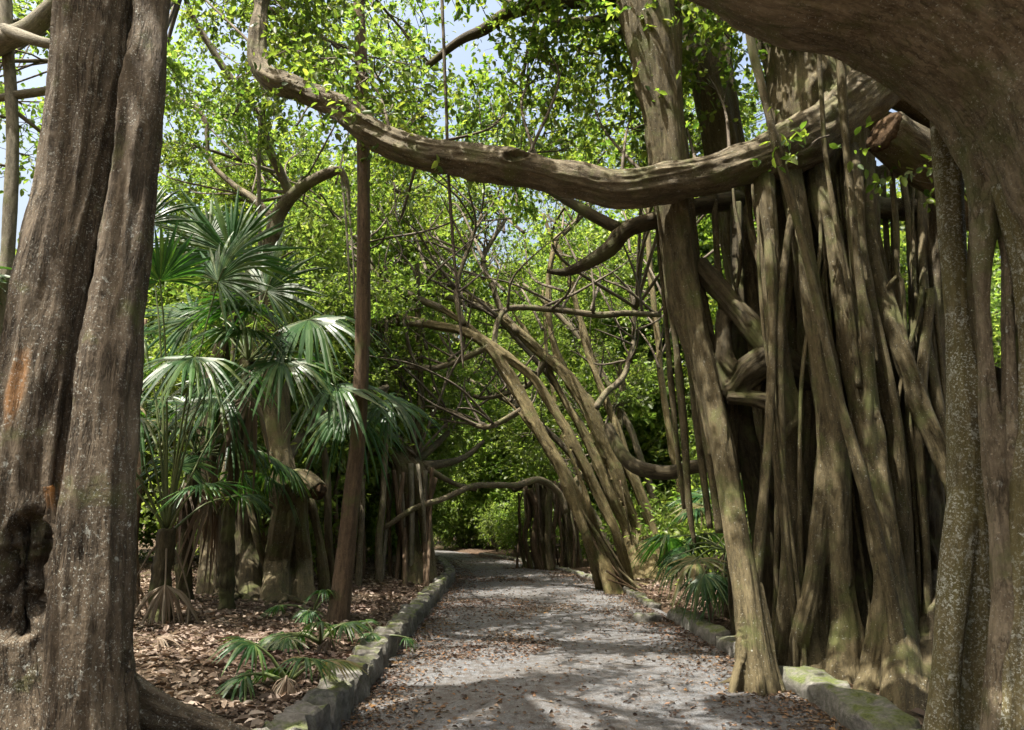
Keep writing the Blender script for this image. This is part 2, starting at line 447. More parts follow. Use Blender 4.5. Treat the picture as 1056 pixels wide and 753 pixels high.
def mat_stone(name, mossy):
    m, nt, out = newmat(name); g = NT(nt)
    geo = g.n('ShaderNodeNewGeometry'); pos = geo.outputs['Position']
    isl = geo.outputs['Random Per Island']
    n1 = g.noise(pos, 16, 8, .7); n2 = g.noise(pos, 5, 5, .65)
    c = g.ramp(n1, [(.25, (.055, .05, .044)), (.5, (.175, .166, .148)), (.75, (.33, .315, .285))])
    c = g.mix(g.mapr(isl, 0, 1, 0, .4), c, (.11, .10, .085))
    sep = g.n('ShaderNodeSeparateXYZ'); g.l(geo.outputs['Normal'], sep.inputs[0])
    mf = g.math('MULTIPLY', g.mapr(sep.outputs['Z'], .25, .85, .12, 1), g.mapr(n2, .56 - mossy * .25, .66 - mossy * .1, 0, .9))
    c = g.mix(mf, c, g.ramp(g.noise(pos, 45, 4), [(.3, (.055, .075, .018)), (.7, (.15, .175, .05))]))
    g.l(g.bsdf(c, .93, g.bump(g.math('ADD', n1, g.noise(pos, 60, 4, .7)), .9, .025), .12), out.inputs[0]); return m
M['stone'] = mat_stone('mossy_stone', .45)
M['stone_moss'] = mat_stone('mossier_stone', .75)

# ------------------------------------------------------------------ leaves
def leaf_cloud(mb, P, D, Nn, size, wide=.5, fold=.25, hi=True, m=0):
    """P base points, D leaf direction, Nn leaf normal, size length"""
    D = unit(D); S = unit(np.cross(D, Nn)); U = np.cross(S, D)
    s = np.asarray(size)[:, None]; n = len(P)
    w = wide * .5
    if hi:
        rows = [(0, 0, 0), (.3, w * .92, fold * w), (.68, w * .82, fold * w * .6), (1, 0, -.1), (.68, -w * .82, fold * w * .6), (.3, -w * .92, fold * w)]
        V = np.stack([P + s * (a * D + b * S + c * U) for a, b, c in rows], 1).reshape(-1, 3)
        b = np.arange(n)[:, None] * 6
        Q = np.concatenate([b + np.array([[0, 1, 2, 3]]), b + np.array([[0, 3, 4, 5]])])
        mb.add(V, Q, None, None, m)
    else:
        rows = [(0, 0, 0), (.45, w, fold * w), (1, 0, -.08), (.45, -w, fold * w)]
        V = np.stack([P + s * (a * D + b * S + c * U) for a, b, c in rows], 1).reshape(-1, 3)
        b = np.arange(n)[:, None] * 4
        T = np.concatenate([b + np.array([[0, 1, 2]]), b + np.array([[0, 2, 3]])])
        mb.add(V, None, T, None, m)

def rdir(rng, n, zb=0., zs=1.):
    v = rng.normal(size=(n, 3)); v[:, 2] = v[:, 2] * zs + zb
    return unit(v)

def leafy(mb, rng, anchor, center, rad, r0=.05, nsub=9, ntw=6, nl=8, size=.12, hi=True, wide=.55, twigs=True):
    """a bough from anchor to center that splits into sub-branches and leafy twigs filling an ellipsoid"""
    a = np.asarray(anchor, float); c = np.asarray(center, float); rad = np.asarray(rad, float) * np.ones(3)
    dist = np.linalg.norm(c - a)
    mid = (a + c) / 2 + rng.normal(size=3) * dist * .10 + np.array([0, 0, dist * .04])
    S = spline(np.array([[*a, r0], [*mid, r0 * .7], [*c, r0 * .38]]), .25)
    if twigs: tube(mb, S, 6, 1, seed=int(rng.integers(99)))
    tips = c + rdir(rng, nsub) * rad * (rng.uniform(.45, 1., (nsub, 1)))
    P, D = [], []
    for t in tips:
        k = rng.integers(len(S) // 2, len(S)); s0 = S[k, :3]
        m_ = (s0 + t) / 2 + rng.normal(size=3) * .12 * np.linalg.norm(t - s0)
        SS = spline(np.array([[*s0, r0 * .3], [*m_, r0 * .2], [*t, r0 * .08]]), .3)
        if twigs: tube(mb, SS, 4, 1, cap=False)
        kk = rng.integers(max(1, len(SS) // 3), len(SS), ntw)
        b = SS[kk, :3]
        d = unit(unit(t - s0)[None] * .8 + rdir(rng, ntw) * .9)
        ln = rng.uniform(.35, .75, (ntw, 1)) * (size / .12) ** .5
        u = rng.uniform(.15, 1, (ntw, nl, 1))
        pts = b[:, None] + d[:, None] * ln[:, None] * u
        dd = unit(d[:, None] * .7 + rng.normal(size=(ntw, nl, 3)) * .75 + np.array([0, 0, -.25]))
        P.append(pts.reshape(-1, 3)); D.append(dd.reshape(-1, 3))
    P = np.concatenate(P); D = np.concatenate(D); n = len(P)
    Nn = unit(rng.normal(size=(n, 3)) * .55 + np.array([0, 0, 1.]))
    leaf_cloud(mb, P, D, Nn, size * rng.uniform(.45, 1.35, n), wide, .3, hi)

def branch(mb, P, seg=8, m=0, seed=0, wob=.0, step=.12):
    S = spline(P, step)
    if wob:
        n = len(S); q = np.stack([np.arange(n) * step * 1.1, np.full(n, seed * 3.1), np.zeros(n)], -1)
        for c in range(3): S[:, c] += wob * vnoise(q, c + seed)
    tube(mb, S, seg, m, flute=.12, seed=seed)
    return S

# ================================================================== WORLD, SUN, CAMERA
SUN_TO = unit(np.array([-.30, -.20, .93]))
el = math.asin(SUN_TO[2]); az = math.atan2(SUN_TO[0], SUN_TO[1])
w = bpy.data.worlds.new('World'); SC.world = w; w.use_nodes = True
wn = w.node_tree; bg = wn.nodes['Background']
sky = wn.nodes.new('ShaderNodeTexSky'); sky.sky_type = 'NISHITA'; sky.sun_disc = False
sky.sun_elevation = el; sky.sun_rotation = az; sky.air_density = 1.5; sky.dust_density = 10.0; sky.ozone_density = .35
wn.links.new(sky.outputs[0], bg.inputs[0]); bg.inputs[1].default_value = .11
sl = bpy.data.lights.new('sun', 'SUN'); sl.energy = 5.0; sl.angle = math.radians(.55); sl.color = (1, .95, .86)
so = bpy.data.objects.new('sun', sl); COL.objects.link(so)
from mathutils import Vector
so.rotation_euler = Vector(tuple(SUN_TO)).to_track_quat('Z', 'Y').to_euler()
cam = bpy.data.cameras.new('camera'); cam.sensor_width = 36; cam.lens = 36 * F / 1056.0; cam.clip_end = 2000; cam.clip_start = .05
co = bpy.data.objects.new('camera', cam); COL.objects.link(co); co.location = (0, 0, CAMZ)
co.rotation_euler = (math.pi / 2 + PITCH, 0, 0); SC.camera = co
SC.view_settings.view_transform = 'Standard'; SC.view_settings.look = 'None'; SC.view_settings.gamma = 1
SC.view_settings.exposure = 1.6
SC.render.engine = 'CYCLES'
cy = SC.cycles; cy.max_bounces = 6; cy.diffuse_bounces = 3; cy.use_adaptive_sampling = True; cy.adaptive_threshold = .02; cy.glossy_bounces = 2; cy.transmission_bounces = 4; cy.use_denoising = True
cy.sample_clamp_indirect = 6; cy.caustics_reflective = False; cy.caustics_refractive = False

# ================================================================== GROUND AND PATH
def axis(lo, hi, fine_lo, fine_hi, f, g_):
    a = list(np.arange(fine_lo, fine_hi, f)); x = fine_lo; s = f
    left = []
    while x > lo: s *= g_; x -= s; left.append(x)
    x = fine_hi; s = f; right = []
    while x < hi: right.append(x); s *= g_; x += s
    return np.array(left[::-1] + a + right)
gx = axis(-400, 400, -9, 7, .11, 1.18); gy = axis(-200, 500, 2.5, 30, .14, 1.13)
X, Y = np.meshgrid(gx, gy)
V = np.stack([X, Y, ground(X, Y)], -1).reshape(-1, 3)
nx, ny = len(gx), len(gy)
i = (np.arange(ny - 1)[:, None] * nx + np.arange(nx - 1)[None]).ravel()
link('ground', make_mesh('ground', V, np.stack([i, i + 1, i + nx + 1, i + nx], -1), np.zeros((0, 3), int), None, [M['ground']]))
tag(bpy.data.objects['ground'], 'leaf strewn brown forest floor on both sides of the path', 'ground', kind='structure')
yy = axis(-20, 68, 3, 34, .15, 1.1); uu = np.linspace(0, 1, 25)
X = xl(yy)[:, None] * (1 - uu) + xr(yy)[:, None] * uu; X = X + (uu - .5) * .3; Y = np.repeat(yy[:, None], 25, 1)
V = np.stack([X, Y, pathz(X, Y)], -1).reshape(-1, 3)
i = (np.arange(len(yy) - 1)[:, None] * 25 + np.arange(24)[None]).ravel()
link('path', make_mesh('path', V, np.stack([i, i + 1, i + 26, i + 25], -1), np.zeros((0, 3), int), None, [M['path']]))
tag(bpy.data.objects['path'], 'dusty grey path curving left under the trees', 'path', kind='structure')

# ------------------------------------------------------------------ stone kerbs
def cube_grid(n=5):
    V, Q = [], []
    t = np.linspace(-1, 1, n + 1)
    for ax in range(3):
        for sg in (-1, 1):
            A, B = np.meshgrid(t, t, indexing='ij'); Pp = np.zeros((n + 1, n + 1, 3))
            Pp[..., ax] = sg; Pp[..., (ax + 1) % 3] = A; Pp[..., (ax + 2) % 3] = B
            b = len(V) * (n + 1) ** 2
            i = (np.arange(n)[:, None] * (n + 1) + np.arange(n)[None]).ravel() + b
            q = np.stack([i, i + n + 1, i + n + 2, i + 1], -1)
            Q.append(q if sg > 0 else q[:, ::-1]); V.append(Pp.reshape(-1, 3))
    return np.concatenate(V), np.concatenate(Q)
CV, CQ = cube_grid(6)
def stone(mb, rng, c, size, yaw, rough=.03):
    p = CV.copy(); r2 = np.sort(np.abs(p), axis=1)
    p = p * (1 - .11 * (r2[:, 1] ** 5) - .05 * (r2[:, 0] ** 5))[:, None]
    p = p * np.asarray(size) / 2
    ca, sa = math.cos(yaw), math.sin(yaw)
    q = np.stack([p[:, 0] * ca - p[:, 1] * sa, p[:, 0] * sa + p[:, 1] * ca, p[:, 2]], -1) + c
    o = rng.uniform(0, 50, 3)
    q = q + rough * np.stack([fbm(q * 7 + o + k * 9, 3, k) for k in range(3)], -1)
    mb.add(q, CQ)
def kerb(name, f, y0, y1, width, top, label, mat, seed, lmin=.28, lmax=.6, side=-1):
    rng = np.random.default_rng(seed); mb = MB(); y = y0
    while y < y1:
        L = rng.uniform(lmin, lmax); yc = y + L / 2
        dx = float(f(yc + .2) - f(yc - .2)) / .4; yaw = math.atan2(1, dx)
        L2 = L / math.cos(math.atan(dx)) if abs(dx) < 2 else L
        h = top * rng.uniform(.88, 1.1) + .15
        wdt = width * rng.uniform(.88, 1.12)
        stone(mb, rng, np.array([float(f(yc)) + side * wdt / 2 + rng.normal() * .012, yc, h / 2 - .15]), (L2 - .05, wdt, h), yaw + rng.normal() * .06, .04)
        y += L
    o = build(mb, name, [mat], base=(float(f(y0)), y0, 0)); return tag(o, label, 'kerb')
kerb('stone_kerb', xl, 3.2, 30, .29, .29, 'low wall of rough moss topped stones along the left edge of the path', M['stone'], 3, .26, .55)
kerb('stone_kerb', xr, 3.4, 8.0, .42, .19, 'broad mossy stone kerb in front of the banyan roots at lower right', M['stone_moss'], 4, .7, 1.3, 1)
kerb('stone_kerb', xr, 8.75, 13.6, .32, .17, 'short mossy kerb between the banyan root on the path and the palmetto clump', M['stone_moss'], 5, .4, .9, 1)
kerb('stone_kerb', xr, 15.2, 40, .24, .1, 'thin pale kerb along the far right bend of the path', M['stone'], 6, .5, 1.1, 1)
mb = MB(); p = on_ground(668, 641); stone(mb, np.random.default_rng(9), np.array([p[0], p[1], .05]), (.42, .3, .16), .4)
tag(build(mb, 'stone_block', [M['stone']], base=(p[0], p[1], 0)), 'single flat stone lying at the path edge below the palmetto', 'stone')

CANOPY = {k: [] for k in ('left', 'near', 'banyan', 'stump', 'lean_a', 'lean_b')}
_r = np.random.default_rng(77)
for y_ in np.arange(-4.5, 25, 1.75):
    for x_ in np.arange(-9.5, 10, 1.85):
        x = x_ + _r.normal() * .45; y = y_ + _r.normal() * .45
        if _r.uniform() < (.24 if -5.2 < x < -.6 else .08 if x < 5.5 and x >= -.6 and 2 < y < 11 else .62 if x > 3.5 and y > 13.5 else .40 if x <= -5.2 else .16): continue  # gap odds per zone shaped by how much sun should reach below
        z = 9.4 + _r.normal() * .6 - .35 * max(0, abs(x) - 5) * (y < 12) + .26 * np.clip(y - 11, 0, 12)
        key = ('left' if x < .3 else 'near') if y < 6.5 else ('stump' if x < -1.6 else 'banyan') if y < 15.5 else ('lean_a' if x < .2 else 'lean_b')
        CANOPY[key].append(np.array([x, y, z]))
        if -.2 < x < 5.2 and 3 < y < 10.5 and _r.uniform() < .3: CANOPY[key].append(np.array([x + .8, y + .7, z + 1.3]))  # second, unseen layer of boughs added to cut the sun on the great banyan
def canopy(mb, key, anchors, rng, hi=True, size=.11):
    A_ = np.array(anchors)
    for c in CANOPY[key]:
        a = A_[((A_ - c) ** 2).sum(1).argmin()]
        leafy(mb, rng, a, c, (1.12, 1.12, .62), .06, 11, 10, 10, size * (1 if hi else 1.15), hi, .58)

# ================================================================== BIG LEFT TRUNK
def vis(P): return P
b = at(75, 790, 5.0)
t = empty('fig_tree', (b[0], b[1], gz(b[0], b[1])), 'massive lichen spotted trunk with an orange patch and hollow, at the left edge', 'tree')
lobes = [
    strand([(50, 860, 5.0, 165), (32, 700, 5.0, 90), (28, 600, 5.0, 74), (40, 430, 5.0, 74), (62, 300, 5.05, 80), (84, 180, 5.1, 84), (108, 0, 5.15, 86), (128, -200, 5.3, 86), (150, -480, 5.6, 85)]),
    strand([(92, 850, 4.85, 112), (96, 700, 4.75, 80), (98, 600, 4.72, 78), (108, 430, 4.72, 66), (122, 300, 4.8, 54), (138, 180, 4.88, 44), (158, 0, 5.0, 32), (165, -200, 5.2, 34), (170, -480, 5.6, 36)]),
    strand([(80, 860, 5.15, 120), (70, 600, 5.15, 90), (88, 350, 5.2, 84), (118, 100, 5.25, 78), (135, -100, 5.3, 80)]),
    strand([(128, 800, 4.8, 30), (122, 700, 4.74, 32), (112, 620, 4.72, 26), (105, 560, 4.8, 16)]),
    strand([(85, 800, 4.75, 40), (72, 690, 4.70, 24), (58, 590, 4.70, 18), (50, 500, 4.74, 12)]),
    strand([(104, 810, 4.72, 14), (107, 720, 4.70, 10), (108, 640, 4.70, 8), (106, 600, 4.76, 6)]),
    strand([(95, 700, 4.95, 60), (150, 728, 5.1, 44), (190, 742, 5.2, 34), (240, 756, 5.25, 26), (300, 775, 5.3, 14)]),
]
dent = [(at(24, 588, 4.75), (.19, .4, .46), .17, .08)]
fused('trunk', lobes, M['bark_left'], t, voxel=.02, disp=.02, gscale=(8, .8), lump=.014, seed=1, dents=dent, smooth_it=2, ridge=1.3)
rng = np.random.default_rng(11)
mb = MB(); fk = at(150, -480, 5.6)
canopy(mb, 'left', [fk], rng, False)
build(mb, 'crown', [M['leaf'], M['twig']], t)

# ================================================================== NEAR RIGHT BANYAN (limb overhead)
b = at(1200, 800, 5.0)
t = empty('banyan_tree', (b[0], b[1], gz(b[0], b[1])), 'banyan at the right edge whose huge smooth limb arches over the top corner', 'tree')
limb = [strand([(1275, 900, 5.1, 230), (1240, 420, 4.95, 215), (1190, 262, 4.8, 232), (1105, 70, 4.7, 246), (972, -50, 4.6, 254), (820, -104, 4.7, 268), (650, -170, 4.9, 190), (450, -330, 5.2, 130)])]
fused('trunk', limb, M['bark_near'], t, voxel=.028, disp=.018, gscale=(4, .7), lump=.03, seed=2, smooth_it=3)
fused('aerial_root', [
    strand([(976, 60, 5.5, 28), (977, 120, 5.55, 26), (983, 250, 5.6, 27), (992, 360, 5.65, 33), (1003, 450, 5.65, 46), (1004, 530, 5.65, 44), (1012, 620, 5.65, 34), (1018, 700, 5.65, 32), (1024, 790, 5.65, 50)]),
    strand([(1000, 470, 5.65, 30), (988, 560, 5.62, 32), (978, 650, 5.6, 30), (972, 720, 5.6, 30), (966, 790, 5.55, 44)]),
    strand([(1004, 540, 5.72, 22), (998, 640, 5.72, 20), (996, 790, 5.7, 26)])], M['bark_moss'], t, voxel=.014, disp=.009, seed=3, wob=.012)
for k, (pts, mk) in enumerate([
    ([[(1018, 150, 5.0, 40), (1020, 205, 5.05, 30), (1017, 300, 5.1, 17), (1021, 420, 5.15, 18), (1030, 560, 5.2, 20), (1032, 800, 5.2, 44)],
      [(1035, 170, 5.0, 34), (1042, 250, 5.05, 15), (1038, 330, 5.1, 14), (1046, 470, 5.15, 15), (1060, 640, 5.2, 20), (1066, 810, 5.2, 36)]], 'bark_near'),
    ([[(1050, 190, 4.9, 40), (1064, 330, 5.0, 20), (1062, 480, 5.1, 24), (1054, 620, 5.15, 22), (1050, 800, 5.1, 46)]], 'bark_moss'),
    ([[(1012, 190, 5.4, 30), (1006, 300, 5.5, 22), (1016, 420, 5.6, 24), (1042, 540, 5.8, 26), (1050, 790, 5.7, 36)]], 'bark_col'),
    ([[(1030, 380, 5.9, 20), (1036, 520, 5.9, 24), (1040, 780, 5.9, 34)], [(1056, 300, 6.1, 26), (1060, 520, 6.1, 28), (1064, 780, 6.1, 34)]], 'bark_dark'),
]):
    fused('aerial_root', [strand(q) for q in pts], M[mk], t, voxel=.013, disp=.013, seed=20 + k, wob=.03, vines=3, lump=.008)
mb = MB(); fk = at(650, -170, 4.9)
canopy(mb, 'near', [fk], rng, False)
build(mb, 'crown', [M['leaf'], M['twig']], t)

# ================================================================== MAIN BANYAN
b = at(860, 690, 8.6)
t = empty('banyan_tree', (b[0], b[1], gz(b[0], b[1])), 'great banyan on a thicket of root columns with one limb reaching across the path', 'tree')
# tall trunk with the root that stands on the path
fused('trunk', [
    strand([(660, -160, 9.4, 52), (668, 0, 9.3, 50), (680, 90, 9.2, 46), (692, 180, 9.1, 32), (709, 290, 8.95, 25), (730, 390, 8.8, 24), (750, 490, 8.45, 26), (766, 590, 8.1, 27), (774, 650, 7.92, 31), (778, 690, 7.83, 38), (780, 712, None, 44)]),
    strand([(640, -160, 9.3, 30), (648, 0, 9.2, 26), (664, 80, 9.1, 22), (688, 190, 9.05, 22), (698, 300, 9.0, 20), (716, 380, 8.95, 11), (735, 470, 8.8, 9)]),
    strand([(700, -160, 9.4, 30), (692, 0, 9.35, 24), (694, 100, 9.25, 22), (704, 200, 9.2, 22), (722, 300, 9.1, 12), (746, 420, 9.0, 10), (764, 520, 8.8, 9)]),
    strand([(766, 540, 8.3, 4), (778, 590, 8.15, 9), (788, 640, 8.0, 13), (795, 685, 7.88, 15), (806, 714, None, 14)]),
    strand([(764, 560, 8.3, 6), (765, 620, 8.0, 10), (765, 675, 7.8, 12), (754, 714, None, 10)]),
    strand([(766, 560, 8.3, 6), (772, 620, 7.97, 9), (781, 680, 7.75, 12), (786, 719, None, 9)])],
    M['bark_col'], t, voxel=.017, disp=.013, seed=31, wob=.01, vines=3)
fused('trunk', [
    strand([(705, -160, 10.4, 42), (716, 0, 10.4, 36), (738, 120, 10.4, 36), (755, 220, 10.4, 34), (772, 330, 10.4, 32), (784, 430, 10.3, 30), (800, 540, 10.2, 34), (815, 690, None, 50)]),
    strand([(738, -100, 10.5, 22), (745, 60, 10.5, 20), (760, 170, 10.5, 22), (768, 300, 10.5, 20), (790, 430, 10.5, 20)])], M['bark_col'], t, voxel=.02, disp=.014, seed=32, vines=4)
# main trunk block
fused('trunk', [
    strand([(800, -160, 9.7, 80), (808, 0, 9.6, 70), (828, 60, 9.5, 74), (836, 130, 9.4, 84), (838, 230, 9.5, 60), (850, 350, 9.5, 52), (872, 480, 9.5, 55), (885, 640, 9.4, 70), (890, 730, 9.3, 90)]),
    strand([(858, 60, 9.5, 40), (868, 120, 9.3, 50), (878, 220, 9.4, 46), (905, 340, 9.4, 44), (930, 470, 9.4, 46), (945, 640, 9.3, 60), (950, 740, 9.2, 70)]),
    strand([(812, 170, 9.3, 50), (818, 300, 9.3, 36), (822, 430, 9.4, 34), (826, 560, 9.3, 36), (830, 720, 9.2, 50)])],
    M['bark_col'], t, voxel=.024, disp=.02, seed=33, lump=.01, vines=5)
cols = [
    # (strands, material)
    ([[(788, 165, 8.95, 26), (789, 210, 8.65, 24), (796, 300, 8.55, 24), (803, 390, 8.5, 27), (806, 430, 8.5, 36), (808, 480, 8.5, 28), (816, 560, 8.5, 30), (812, 640, 8.5, 32), (808, 690, None, 46)],
      [(806, 430, 8.5, 22), (826, 490, 8.5, 16), (838, 560, 8.5, 18), (838, 620, 8.5, 20), (835, 692, None, 26)]], 'bark_col'),
    ([[(812, 160, 9.0, 26), (820, 220, 8.65, 27), (838, 320, 8.4, 28), (852, 400, 8.3, 34), (858, 470, 8.25, 38), (862, 560, 8.2, 32), (868, 640, 8.15, 34), (866, 702, None, 46)],
      [(856, 430, 8.3, 26), (846, 520, 8.2, 22), (838, 600, 8.15, 22), (828, 650, 8.1, 22), (820, 694, None, 30)],
      [(866, 560, 8.2, 20), (880, 640, 8.1, 22), (886, 704, None, 30)]], 'bark_col'),
    ([[(838, 150, 9.3, 24), (850, 205, 8.75, 30), (866, 290, 8.5, 30), (888, 380, 8.3, 30), (900, 470, 8.15, 30), (912, 560, 7.95, 34), (926, 650, 7.7, 38), (930, 728, None, 50)],
      [(906, 540, 8.0, 20), (908, 620, 7.8, 20), (898, 690, 7.7, 24), (888, 720, None, 28)],
      [(922, 600, 7.9, 22), (940, 660, 7.8, 22), (948, 735, None, 30)]], 'bark_col'),
    ([[(872, 135, 9.35, 20), (880, 190, 8.7, 24), (888, 280, 8.45, 22), (902, 370, 8.4, 26), (918, 450, 8.3, 24), (930, 540, 8.2, 26), (936, 640, 8.2, 28), (938, 725, None, 40)]], 'bark_col'),
    ([[(892, 140, 9.7, 18), (896, 235, 8.8, 20), (912, 320, 8.4, 24), (940, 400, 8.2, 24), (965, 460, 8.1, 20), (985, 520, 8.0, 20), (1000, 600, 8.0, 22), (1008, 740, None, 36)]], 'bark_col'),
    ([[(818, 200, 9.2, 12), (826, 300, 8.8, 18), (834, 400, 8.8, 22), (832, 480, 8.75, 24), (836, 560, 8.7, 24), (842, 700, None, 40)]], 'bark_col'),
    ([[(862, 200, 9.3, 12), (868, 320, 8.8, 18), (878, 420, 8.7, 22), (880, 520, 8.6, 26), (892, 620, 8.55, 28), (900, 710, None, 40)]], 'bark_dark'),
    ([[(898, 170, 10.0, 10), (901, 235, 9.6, 13), (905, 340, 9.0, 18), (908, 420, 8.7, 24), (914, 500, 8.6, 28), (916, 600, 8.5, 30), (922, 716, None, 44)]], 'bark_dark'),
    ([[(938, 170, 10.0, 14), (943, 230, 9.75, 18), (948, 330, 9.1, 24), (952, 420, 8.8, 30), (955, 520, 8.7, 34), (958, 620, 8.6, 36), (962, 735, None, 50)]], 'bark_dark'),
    ([[(758, 210, 9.7, 14), (764, 360, 9.3, 20), (768, 430, 9.2, 26), (782, 500, 9.1, 28), (792, 580, 9.1, 30), (796, 680, None, 44)],
      [(760, 440, 9.2, 16), (756, 540, 9.1, 16), (764, 660, None, 24)]], 'bark_dark'),
    ([[(746, 300, 9.2, 14), (752, 400, 9.1, 15), (756, 480, 9.0, 16), (760, 560, 8.9, 16), (772, 660, 8.6, 20)]], 'bark_col'),
]
rr = np.random.default_rng(5)
for k in range(13):
    x0 = 800 + k * 15 + rr.normal() * 8; x1 = x0 + rr.normal() * 14 + 14; yb = 684 + k * 3 + rr.normal() * 4
    Yb = rr.uniform(9.7, 11.2)
    top = (x0, 180 + rr.uniform(0, 120)) if x0 < 872 else (872 + (x0 - 872) * .35, 330 + rr.uniform(0, 40))
    cols.append(([[(*top, Yb, rr.uniform(16, 30)), (x0 + 6 + rr.normal() * 8, 380 if x0 < 872 else 440, Yb, rr.uniform(16, 30)), ((x0 + x1) / 2 + 4, 520, Yb - .1, rr.uniform(20, 32)), (x1, 700, Yb - .2, rr.uniform(28, 46))]], 'bark_dark'))
for k, (ss, mk) in enumerate(cols):
    fused('aerial_root', [strand([(a, b_, c, d_ * (.84 if k < 11 else .8)) for a, b_, c, d_ in q]) for q in ss], M[mk], t, voxel=.015 if k < 11 else .022, disp=.011, seed=40 + k, wob=.03, vines=4)
# knotted cross pieces
fused('limb', [strand([(722, 270, 9.0, 18), (740, 292, 8.9, 24), (762, 318, 8.8, 22), (786, 348, 8.65, 24), (800, 372, 8.6, 20)]),
               strand([(742, 380, 8.9, 20), (752, 404, 8.75, 22), (776, 384, 8.65, 34), (800, 372, 8.6, 38), (826, 386, 8.7, 30), (850, 396, 8.7, 20)]),
               strand([(750, 410, 8.7, 14), (775, 412, 8.6, 16), (805, 418, 8.5, 22)]),
               strand([(744, 320, 8.9, 12), (748, 370, 8.8, 18), (770, 396, 8.7, 20)])], M['bark_dark'], t, voxel=.014, disp=.02, seed=61, lump=.03, vines=2, wob=.04)
# thin hanging roots, each its own
thin = [[(745, -200, 8.4, 8), (762, -60, 8.1, 8), (773, 36, 8.0, 8), (786, 90, 8.0, 8), (800, 150, 7.95, 8), (822, 230, 7.9, 9), (842, 310, 7.85, 9), (862, 400, 7.8, 10), (882, 470, 7.75, 12), (906, 560, 7.6, 13), (922, 640, 7.5, 15), (930, 715, None, 24)],
        [(856, -200, 8.7, 8), (864, -40, 8.3, 8), (868, 80, 8.2, 8), (872, 150, 8.2, 7), (880, 230, 8.15, 8), (888, 300, 8.1, 10), (894, 340, 8.1, 11), (898, 420, 8.1, 9)],
        [(828, -200, 8.7, 5), (840, -30, 8.4, 5), (848, 100, 8.3, 5), (852, 160, 8.3, 5), (866, 250, 8.2, 5), (878, 320, 8.2, 5), (886, 400, 8.1, 5)],
        [(917, 165, 8.5, 4), (922, 230, 8.5, 4), (928, 320, 8.5, 5), (940, 420, 8.5, 5)],
        [(682, 215, 9.3, 8), (688, 290, 9.3, 7), (698, 370, 9.3, 7), (706, 450, 9.3, 7), (712, 530, 9.3, 8), (716, 560, 9.3, 5)],
        [(690, 215, 9.5, 7), (700, 300, 9.5, 8), (712, 380, 9.5, 8), (722, 470, 9.4, 9), (732, 545, 9.3, 8)],
        [(676, 200, 9.6, 5), (686, 330, 9.6, 5), (697, 440, 9.6, 6), (706, 525, 9.6, 5)],
        [(708, 300, 9.4, 9), (718, 380, 9.4, 9), (731, 470, 9.3, 9), (742, 550, 9.2, 9)],
        [(735, 190, 9.6, 8), (740, 260, 9.6, 7), (744, 330, 9.5, 7)],
        [(455, -60, 9.2, 3), (458, 60, 9.2, 3.2), (461, 150, 9.2, 3.4), (466, 240, 9.2, 3), (473, 320, 9.2, 3), (478, 380, 9.2, 2)],
        [(930, 170, 9.8, 6), (940, 250, 9.3, 9), (950, 330, 8.6, 11), (968, 420, 8.3, 12), (985, 500, 8.2, 13), (1000, 560, 8.2, 12), (1010, 720, None, 20)],
        [(954, 170, 10, 14), (958, 225, 9.6, 18), (962, 290, 9.4, 17), (966, 370, 9.4, 17), (968, 480, 9.4, 22), (970, 700, 9.3, 30)],
        [(974, 175, 10, 10), (976, 225, 9.7, 12), (980, 300, 9.5, 12), (984, 400, 9.5, 12), (990, 700, 9.4, 20)]]
for k, q in enumerate(thin):
    mb = MB(); S = strand(q); S = spline(S, .07)
    n = len(S); qq = np.stack([np.arange(n) * .08, np.full(n, k * 5.), np.zeros(n)], -1)
    S[:, 0] += .012 * vnoise(qq, 1); S[:, 3] *= 1 + .2 * vnoise(qq * 2, 3)
    tube(mb, S, 10, flute=.15, seed=k); build(mb, 'aerial_root', [M['bark_col'] if k != 9 else M['twig']], t)
rr = np.random.default_rng(15)
for k in range(38):
    x0 = 765 + k * 5.2 + rr.normal() * 6; y0_ = rr.uniform(150, 185) if x0 < 880 else rr.uniform(165, 185); dY = rr.uniform(7.95, 8.6) if k % 2 else rr.uniform(8.7, 9.3)
    x1 = x0 + 26 + rr.normal() * 34; ww = rr.uniform(3, 11) if k % 3 else rr.uniform(2, 4.5)
    q = [(x0 - 4, y0_, max(dY + .5, 9.0) if x0 < 880 else 10.0, ww * .6), (x0, y0_ + (60 if x0 < 880 else 130), dY + .3, ww * .8), (x0 * .7 + x1 * .3 + rr.normal() * 7, y0_ + 120, dY + .1, ww), (x0 * .4 + x1 * .6 + rr.normal() * 8, y0_ + 250, dY, ww), (x1, 640, dY - .1, ww * 1.1), (x1 + 4, 705 + (x1 - 800) * .15, None, ww * 1.7)]
    mb = MB(); S = spline(strand(q), .06); n = len(S); qq = np.stack([np.arange(n) * .05, np.full(n, k * 5.), np.zeros(n)], -1)
    S[:, 0] += .03 * vnoise(qq, 1); S[:, 1] += .03 * vnoise(qq, 2); S[:, 3] *= 1 + .25 * vnoise(qq * 1.6, 3)
    tube(mb, S, 12, flute=.25, seed=k); build(mb, 'aerial_root', [M['bark_col']], t)
